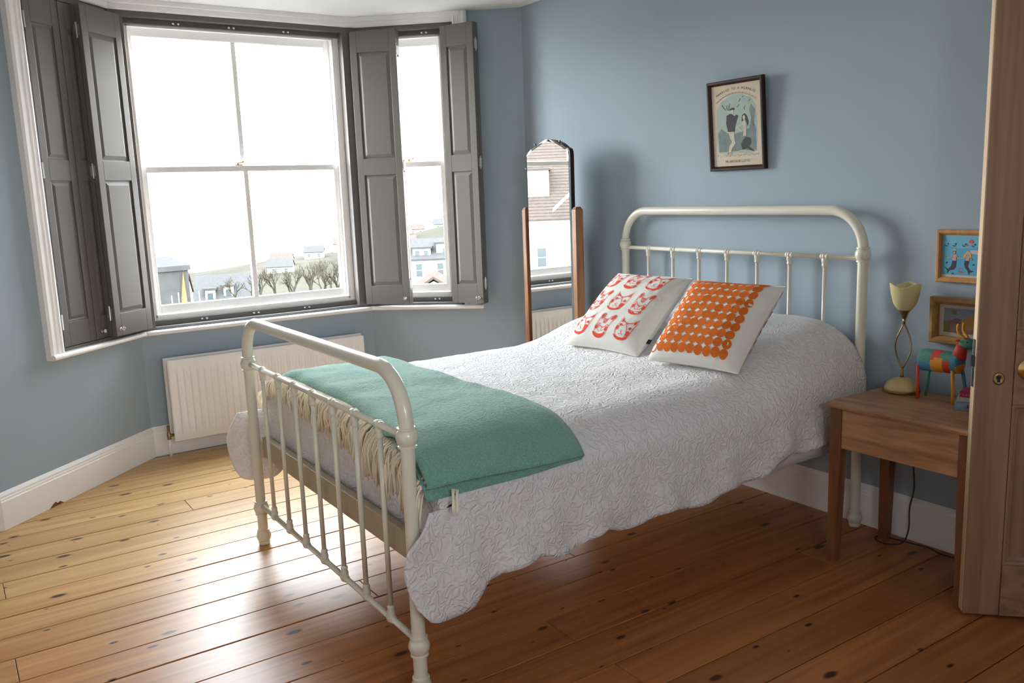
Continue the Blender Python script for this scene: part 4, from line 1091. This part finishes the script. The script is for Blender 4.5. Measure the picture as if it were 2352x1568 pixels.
mk('skin_shapes', mb, M['skin'], pp, recalc=False, kind='stuff')
mb = MB(); f3 = fn(.0014); poly(mb, [(-.010,-.002),(-.002,.010),(.006,.020),(.012,.020),(.020,.010),(.022,-.004),(.014,.002),(.012,.008),(.003,.008),(.0,-.002)], f3); poly(mb, [(-.047,.020),(-.036,.020),(-.036,.026),(-.047,.026)], f3); mk('yellow_shapes', mb, M['blond'], pp, recalc=False, kind='stuff')
mb = MB(); poly(mb, [(.014,.022),(.030,.024),(.060,.022),(.080,.010),(.080,-.006),(.056,.004),(.034,.010),(.022,.010)], fn(.0010)); mk('pale_shape', mb, M['mat'], pp, recalc=False)
# 3: deep oak frame, plain stand-in for the artwork
t, T, fn = picture('framed_picture', 'small oak framed landscape picture hanging just behind the toy reindeer', 1.790, .893, .245, .172, 1.0, 0, .027, .034, M['oakframe'], paper_in=.008)
mb = MB(); poly(mb, [(-.098,-.062),(.098,-.062),(.098,.062),(-.098,.062)], fn(0)); pp = mk('mount', mb, M['mat'], t, recalc=False)
mb = MB(); poly(mb, [(-.078,-.045),(.078,-.045),(.078,.046),(-.078,.046)], fn(.0006)); mk('painted_sky', mb, M['p_blue'], pp, recalc=False)
mb = MB(); poly(mb, [(-.077,-.045),(.078,-.045),(.078,-.004),(.03,.012),(0,.004),(-.03,.010),(-.05,.002),(-.077,-.010)], fn(.001)); mk('painted_field', mb, M['p_mauve'], pp, recalc=False)
mb = MB(); poly(mb, [(-.010,-.030),(.07,-.030),(.070,.010),(.05,.018),(.03,.022),(.010,.020),(-.012,.002)], fn(.0014)); mk('painted_hill', mb, M['p_ochre'], pp, recalc=False)
mb = MB(); poly(mb, [(-.077,-.040),(-.060,-.036),(-.056,-.006),(-.077,-.002)], fn(.0014)); disc(mb, -.040, .030, .010, .008, fn(.0012)); mk('painted_bush', mb, M['p_green'], pp, recalc=False)

# ------------------------------------------------------------------ open pine door on the right
da = R(44); de = Vector((math.cos(da), math.sin(da))); dn = Vector((de.y, -de.x))     # dn = face towards the camera
D0 = Vector((2.0725, -.445)); DT = .041; DWID = .655
TD = Matrix(((de.x, -dn.x, 0, D0.x), (de.y, -dn.y, 0, D0.y), (0,0,1,0), (0,0,0,1)))      # local x along door, y back (away), z up
door = thing('door_1', 'open stripped pine panelled door with a brass knob on the right', 'door', (D0.x, D0.y, .012)); door['kind'] = 'structure'
mk('stile', MB().box(0, .1085, 0, DT, .012, 2.0, TD), M['door'], door, bevel=.004, seg=3)
mk('lit_edge_strip', MB().box(-.0012, .0004, .004, DT-.004, .020, 1.99, TD), M['litpine'], door)  # brightness of the window-lit edge painted on as paler wood
def dpart(nm, x0, x1, z0, z1, mat, y0=0, y1=DT, bev=.0015): return mk(nm, MB().box(x0, x1, y0, y1, z0, z1, TD), mat, door, bevel=bev)
dpart('stile', DWID-.1085, DWID, .012, 2.0, M['door'])
for z0, z1 in ((.012, .185), (.712, .946), (1.88, 2.0)): dpart('rail', .1095, DWID-.1095, z0, z1, M['doorh'])
dpart('muntin', .283, .372, .185, .712, M['door']); dpart('muntin', .283, .372, .946, 1.88, M['door'])
for x0, x1 in ((.1095, .282), (.373, DWID-.1095)):
    for z0, z1 in ((.186, .711), (.947, 1.879)):
        dpart('panel', x0, x1, z0, z1, M['door'], .013, DT-.013, 0)
        # ogee moulding around the panel
        pr = [(0,.002),(.004,.0015),(.010,.004),(.014,.009),(.020,.011),(.024,.0128)]; mb = MB()
        for yy in (0, 1):
            rings = []
            for q, dpt in pr:
                y_ = dpt if not yy else DT-dpt
                rings += [(x0+q, y_, z0+q), (x1-q, y_, z0+q), (x1-q, y_, z1-q), (x0+q, y_, z1-q)]
            mb.add(rings, [(j*4+i, j*4+(i+1) % 4, (j+1)*4+(i+1) % 4, (j+1)*4+i) for j in range(len(pr)-1) for i in range(4)], TD)
        mk('panel_moulding', mb, M['door'], door, recalc=False)
TKN = TD @ Matrix.Translation((.150, 0, .826)) @ Matrix.Rotation(R(90), 4, 'X')
kn = mk('door_knob', MB().lathe([(.034,0),(.034,.003),(.031,.006),(.020,.008),(.014,.012),(.011,.020),(.012,.028),(.020,.034),(.027,.044),(.028,.054),(.022,.064),(.010,.069),(.0005,.070)], 32, TKN), M['brass'], door, smooth=True, auto=60)
TK = TD @ Matrix.Translation((.066, 0, .795)) @ Matrix.Rotation(R(90), 4, 'X')
es = mk('keyhole_plate', MB().lathe([(.0165,0),(.0165,.002),(.0150,.0035),(.0105,.0042),(.0085,.0030),(.0001,.0028)], 24, TK @ Matrix.Diagonal((1,1.18,1,1)), caps=False), M['oldbrass'], door, smooth=True, auto=50)
mb = MB(); f = lambda a, b: TK @ Vector((a, b, .0048))
disc(mb, 0, .004, .0052, .0055, f, 14); poly(mb, [(-.0028,.003),(.0028,.003),(.0045,-.0105),(-.0045,-.0105)], f); mk('keyhole', mb, M['black'], es, recalc=False)
mb = MB(); mb.box(-.0024, .001, .010, .031, .765, .915, TD); lp_ = mk('lock_plate', mb, M['iron'], door)
mb = MB(); mb.box(-.012, 0, .010, .024, .832, .866, TD); mb.box(-.004, 0, .012, .022, .785, .815, TD); mk('latch', mb, M['iron'], lp_)
# doorway casing and hall beyond
FH = frame((P[4].x, .012, 0), (1, 0), (0, -1))
mb = MB(); mb.box(3.53, 3.60, 0, .020, 0, 2.09, FH); mb.box(4.37, 4.44, 0, .020, 0, 2.09, FH); mb.box(3.53, 4.44, 0, .020, 2.02, 2.09, FH); mk('trim_12', mb, M['white'], kind='structure', bevel=.004)
mb = MB(); mb.box(2.3, 3.9, 1.3, 1.36, -.05, 2.5); mb.box(2.24, 2.3, .27, 1.36, -.05, 2.5); mb.box(3.9, 3.96, .27, 1.36, -.05, 2.5); mk('wall_hall', mb, M['hall'], kind='structure')
mb = MB(); mb.box(2.24, 3.96, .27, 1.36, -.05, -.001); mb.box(2.62, 3.42, 0.0, .30, -.05, -.002); mk('floor_hall', mb, M['table'], kind='structure')
mb = MB(); mb.box(2.24, 3.96, .27, 1.36, 2.5, 2.56); mk('ceiling_hall', mb, M['ceil'], kind='structure')

# ------------------------------------------------------------------ outside: hillside, houses, trees
CX, CY = 3.4, -3.1
def elev(r_, az):     # angle (deg) below eye level of the ground
    top = interp(az, [(100, 1.7), (140, 1.9), (150, 2.1), (158, 3.4), (166, 4.2), (175, 4.4), (200, 4.6), (240, 5)])
    return interp(r_, [(8, 40), (22, 15), (38, 7.4), (46, 6.4), (80, 5.7), (140, top), (420, top+.6)])
def gz(x, y):
    dx, dy = x-CX, y-CY; r_ = math.hypot(dx, dy); az = math.degrees(math.atan2(dy, dx)) % 360
    if r_ < 22: return interp(r_, [(0, -5.6), (13, -5.3), (22, 1.417-22*math.tan(R(15)))])
    return 1.417-r_*math.tan(R(elev(r_, az)))
mb = MB()
def hf(u, v):
    az = R(360*u); r_ = .5+428*v**2.2
    x, y = CX+r_*math.cos(az), CY+r_*math.sin(az)
    return (x, y, gz(x, y)+.4*nz(x, y, 0, .05)*(r_/60))
mb.grid(hf, 180, 64, cu=True); mk('ground', mb, M['grass'], smooth=True, kind='structure')
def house(label, c, ang, w_, d_, eave, ridge, wall, roof, wins=(), dorm=(), chim=(), base=None, over=.25, courses=0, name='house'):
    """c centre (x,y); ang = direction of the front's outward normal; local x along the front, y outwards"""
    z0 = (gz(*c)-2.5) if base is None else base
    n = Vector((math.cos(R(ang)), math.sin(R(ang)))); e = Vector((-n.y, n.x))
    T = Matrix(((e.x, n.x, 0, c[0]), (e.y, n.y, 0, c[1]), (0,0,1,0), (0,0,0,1)))
    t = thing(name, label, 'house', (c[0], c[1], z0))
    mb = MB(); a, b = w_/2, d_/2
    mb.add([(-a,-b,z0),(a,-b,z0),(a,b,z0),(-a,b,z0),(-a,-b,eave),(a,-b,eave),(a,b,eave),(-a,b,eave),(-a,0,ridge-.1),(a,0,ridge-.1)], [(0,1,5,4),(2,3,7,6),(1,2,6,9,5),(3,0,4,8,7),(4,5,9,8),(6,7,8,9),(3,2,1,0)], T)
    mk('wall', mb, wall, t)
    mb = MB(); sl = (ridge-eave)/b; o_ = over; th = .12
    for sg in (1, -1):
        if courses and sg > 0:
            for k in range(courses):
                f0, f1 = k/courses, (k+1)/courses
                y0_, y1_ = (b+o_)*(1-f0), (b+o_)*(1-f1)
                za, zb2 = ridge-sl*y0_, ridge-sl*y1_
                mb.add([(-a-o_,y0_,za),(a+o_,y0_,za),(a+o_,y0_,za+.10),(-a-o_,y0_,za+.10),(-a-o_,y1_,zb2),(a+o_,y1_,zb2),(a+o_,y1_,zb2+.04),(-a-o_,y1_,zb2+.04)], [(0,1,2,3),(3,2,6,7),(0,4,5,1),(0,3,7,4),(1,5,6,2)], T)
        else:
            y1_ = sg*(b+o_); z1_ = ridge-sl*(b+o_)
            mb.add([(-a-o_,0,ridge),(a+o_,0,ridge),(a+o_,y1_,z1_),(-a-o_,y1_,z1_),(-a-o_,0,ridge+th),(a+o_,0,ridge+th),(a+o_,y1_,z1_+th),(-a-o_,y1_,z1_+th)], [(0,1,2,3),(4,7,6,5),(0,3,7,4),(1,5,6,2),(2,6,7,3)], T)
    rf = mk('roof', mb, roof, t)
    for x, z, ww, hh in wins:
        mb = MB(); mb.box(x-ww/2-.08, x+ww/2+.08, b-.02, b+.06, z-.08, z+hh+.08, T)
        wn = mk('window', mb, M['render_white'], t)
        mb = MB(); mb.box(x-ww/2, x+ww/2, b+.061, b+.065, z, z+hh*.48, T); mb.box(x-ww/2, x+ww/2, b+.061, b+.065, z+hh*.52, z+hh, T); mk('pane', mb, M['ext_glass'], wn)
    for x, z, ww, hh, glz in dorm:
        yf = (ridge-z)/sl-.1 if sl else b; yf = min(yf, b)
        mb = MB(); yb = max(0, (ridge-(z+hh))/sl)
        mb.box(x-ww/2, x+ww/2, yb-.6, yf, z-.3, z+hh, T); dm = mk('dormer', mb, M['render_white'], t)
        mb = MB(); mb.box(x-ww/2-.12, x+ww/2+.12, yb-.7, yf+.15, z+hh, z+hh+.12, T); mk('dormer_roof', mb, roof, dm)
        for gx, gz0, gw, gh in glz:
            mb = MB(); mb.box(x+gx-gw/2, x+gx+gw/2, yf, yf+.02, z+gz0, z+gz0+gh, T); mk('pane', mb, M['ext_glass'], dm)
    for x, ww, hh in chim:
        mb = MB(); mb.box(x-ww/2, x+ww/2, -.35, .35, ridge-.3, ridge+hh, T)
        for q in (-.25, .25): mb.lathe([(.10, 0), (.09, .35)], 8, T @ Matrix.Translation((x+q*ww, 0, ridge+hh)))
        mk('chimney', mb, M['tile'], t)
    return t, T
# house seen in the cheval mirror
fv = Vector((3.44+.0-(-44.8), -3.08+.474*0-(-33.0)))
t, T = house('white house with brown tiled roof seen reflected in the cheval mirror', (-48.9, -36.1), 36.5, 15, 10.4, -.40, 5.0, M['render_white'], M['tile'],
      wins=((.66,-3.76,.60,1.28),(-3.4,-3.8,.9,1.3),(4.2,-3.8,.9,1.3)), dorm=((1.0,.85,1.95,2.0,((.45,.30,.9,1.3),)),(-5.2,.92,1.75,2.0,((0,.3,.9,1.3),))), chim=((6.0,1.2,1.3),), base=-8, over=.18, courses=26)
mb = MB(); mb.add([(-.19,5.6,-.02),(-1.9,5.6,1.52),(-1.9,5.6,1.76),(-.19,5.6,.24),(-.19,5.9,-.02),(-1.9,5.9,1.52),(-1.9,5.9,1.76),(-.19,5.9,.24)], [(0,1,2,3),(4,7,6,5),(3,2,6,7),(0,4,5,1),(0,3,7,4),(1,5,6,2)], T); mk('barge_board', mb, M['render_white'], t)
t, T = house('slate hung building nearest the large window on the left', (-19.9, -1.75), 4, 7.4, 3.4, -.16, -.02, M['slate'], M['slate'], base=-7, over=.05)
mb = MB(); mb.prism([(3.42,-1.2),(3.56,-.2),(3.62,-1.4),(3.70,-2.6),(3.40,-2.6),(3.36,-1.9)], 1.70, 1.76, T @ xz(0)); mk('ochre_patch', mb, M['ochre'], t)
house('small white gabled cottage far beyond the slate building', (-51.0, 8.3), -20, 2.6, 3.0, -3.9, -2.7, M['render_white'], M['tile'], wins=((-.5,-4.9,.5,.7),(.5,-4.9,.5,.7)), over=.1)
house('long slate house with two white dormers far below the window', (-55.8, 13.3), -20, 3.9, 4.4, -5.3, -3.45, M['render_white'], M['slate'], dorm=((-1.0,-5.0,.62,.80,((0,.2,.35,.4),)),(.15,-4.85,.62,.80,((0,.2,.35,.4),))), over=.15)
house('low flat white extension in front of the long slate house', (-38.2, 5.2), -12, 1.8, 1.6, -3.3, -3.2, M['render_white'], M['render_white'], over=.12)
house('white terrace house with white dormers seen through the narrow window', (-51.6, 26.8), -31, 5.0, 5.0, -2.98, -1.75, M['render_white'], M['slate'], wins=((-.75,-4.15,.42,.9),(.72,-4.15,.42,.9)), dorm=((-.55,-2.85,1.25,.62,((-.3,.1,.3,.38),(.3,.1,.3,.38))),(.95,-2.75,.95,.80,((.05,.16,.2,.34),(.36,.16,.2,.34)))), chim=((-2.2,.6,.5),), over=.12)
house('brown roofed gable just below the narrow window', (-32.6, 16.6), 60, 3.4, 2.4, -3.1, -2.36, M['render_white'], M['tile'], over=.1)
for cx_, cy_, w_, mat, nm in ((-129.5,66.5,4.2,'tile','far brown roofed house highest on the right hillside'),(-127.4,70.2,4.0,'slate','far slate roofed house beside the right edge of the hill'),(-118,58,4.5,'tile','far brown house below the hilltop houses'),(-112,47.5,5.5,'slate','far white slate roofed house behind the bare trees'),(-108,53.5,4.5,'tile','far brown roofed house right of the bare trees'),(-118,38.5,5.0,'tile','far low house left of the bare trees'),
        (-99,44.0,4.6,'tile','brown roofed house halfway up the slope behind the trees'),(-92,47.5,4.2,'slate','slate roofed house halfway up the slope near the window jamb'),(-122,45.0,4.6,'slate','far slate house near the skyline over the middle trees'),(-126,51.5,5.0,'tile','far brown house on the skyline near the window jamb'),(-104,33.5,5.0,'slate','far slate house on the slope left of the glazing bar'),(-96,58.0,4.8,'slate','slate house on the slope seen low in the narrow window'),(-108,63.5,5.2,'tile','brown roofed house on the slope seen in the narrow window')):
    g_ = gz(cx_, cy_); w_ *= .62; house(nm, (cx_, cy_), -25, w_, 2.6, g_+.9, g_+1.75, M['render_white'], M[mat], wins=((-w_*.25,g_+.2,.4,.5),(w_*.25,g_+.2,.4,.5)), over=.1)
def tree(label, x, y, h_, spread, seed, ivy=False):
    rr = random.Random(seed); z = gz(x, y); t = thing('bare_tree', label, 'tree', (x, y, z-.1), 'bare trees beyond the large window')
    tr = MB(); br = MB()
    def grow(p, d, l, r_, lev):
        q = p+d*l; mid = p+d*l*.5+Vector((rr.uniform(-1,1), rr.uniform(-1,1), rr.uniform(-.3,.3)))*l*.06
        (tr if lev == 0 else br).tube([p, mid, q], [r_, r_*.85, r_*.68], 5 if lev < 2 else 3, caps=False)
        if lev >= 5: return
        for k in range(3 if lev < 3 else 2):
            a = rr.uniform(0, 6.28); tilt = rr.uniform(.25, .62)*spread
            e1 = d.orthogonal().normalized(); e2 = d.cross(e1)
            nd = (d*math.cos(tilt)+(e1*math.cos(a)+e2*math.sin(a))*math.sin(tilt)+Vector((0,0,.12))).normalized()
            grow(p+d*l*rr.uniform(.7, 1.0), nd, l*rr.uniform(.62, .82), r_*.62, lev+1)
    grow(Vector((x, y, z-.1)), Vector((rr.uniform(-.08,.08), rr.uniform(-.08,.08), 1)).normalized(), h_*.30, h_*.034, 0)
    mk('trunk', tr, M['bark'], t, smooth=True); mk('branches', br, M['bark'], t, smooth=True, kind='stuff')
for k, a in enumerate((('leftmost bare tree, half hidden by the glazing bar', -39.9, 10.1, 1.7, 1.15), ('tall forked bare tree just right of the glazing bar', -39.3, 11.1, 2.4, .95), ('broad bare tree next to the forked one', -38.9, 11.9, 2.1, 1.1), ('bare tree in the middle of the right hand pane', -38.7, 12.7, 2.2, 1.0), ('bushy bare tree toward the right of the pane', -38.5, 13.3, 2.3, 1.1), ('rightmost bare tree beside the window jamb', -38.2, 14.0, 2.4, 1.05), ('bare sapling behind the middle trees', -46.5, 14.6, 2.4, 1.1), ('bare thicket far back on the slope', -52.5, 19.0, 3.2, 1.2), ('bare tree at the foot of the slope, second from the left', -42.0, 11.2, 2.2, 1.15), ('bare tree behind the gap between the middle trees', -43.5, 14.6, 2.6, 1.15), ('bare tree beyond the rightmost one, higher on the slope', -47.0, 17.2, 2.9, 1.2), ('small bare tree just left of the glazing bar', -44.0, 10.4, 1.9, 1.2))):
    tree(*a, seed=40+k)
# pale railing in front of the slate building
t = thing('railing', 'pale metal railing in front of the slate building', 'railing', (-15.3, 1.2, -2.2))
mk('top_bar', MB().tube([(-15.35, .95, -.83), (-15.15, 1.60, -.80)], .014, 6), M['stone'], t)
for k in range(6):
    f = k/5; x, y = -15.35+.2*f, .95+.65*f; mk('upright', MB().tube([(x, y, -1.25), (x, y, -.45+.06*math.sin(k*2))], .010, 6), M['stone'], t)

for o in bpy.data.objects:
    if '_base' in o: del o['_base']
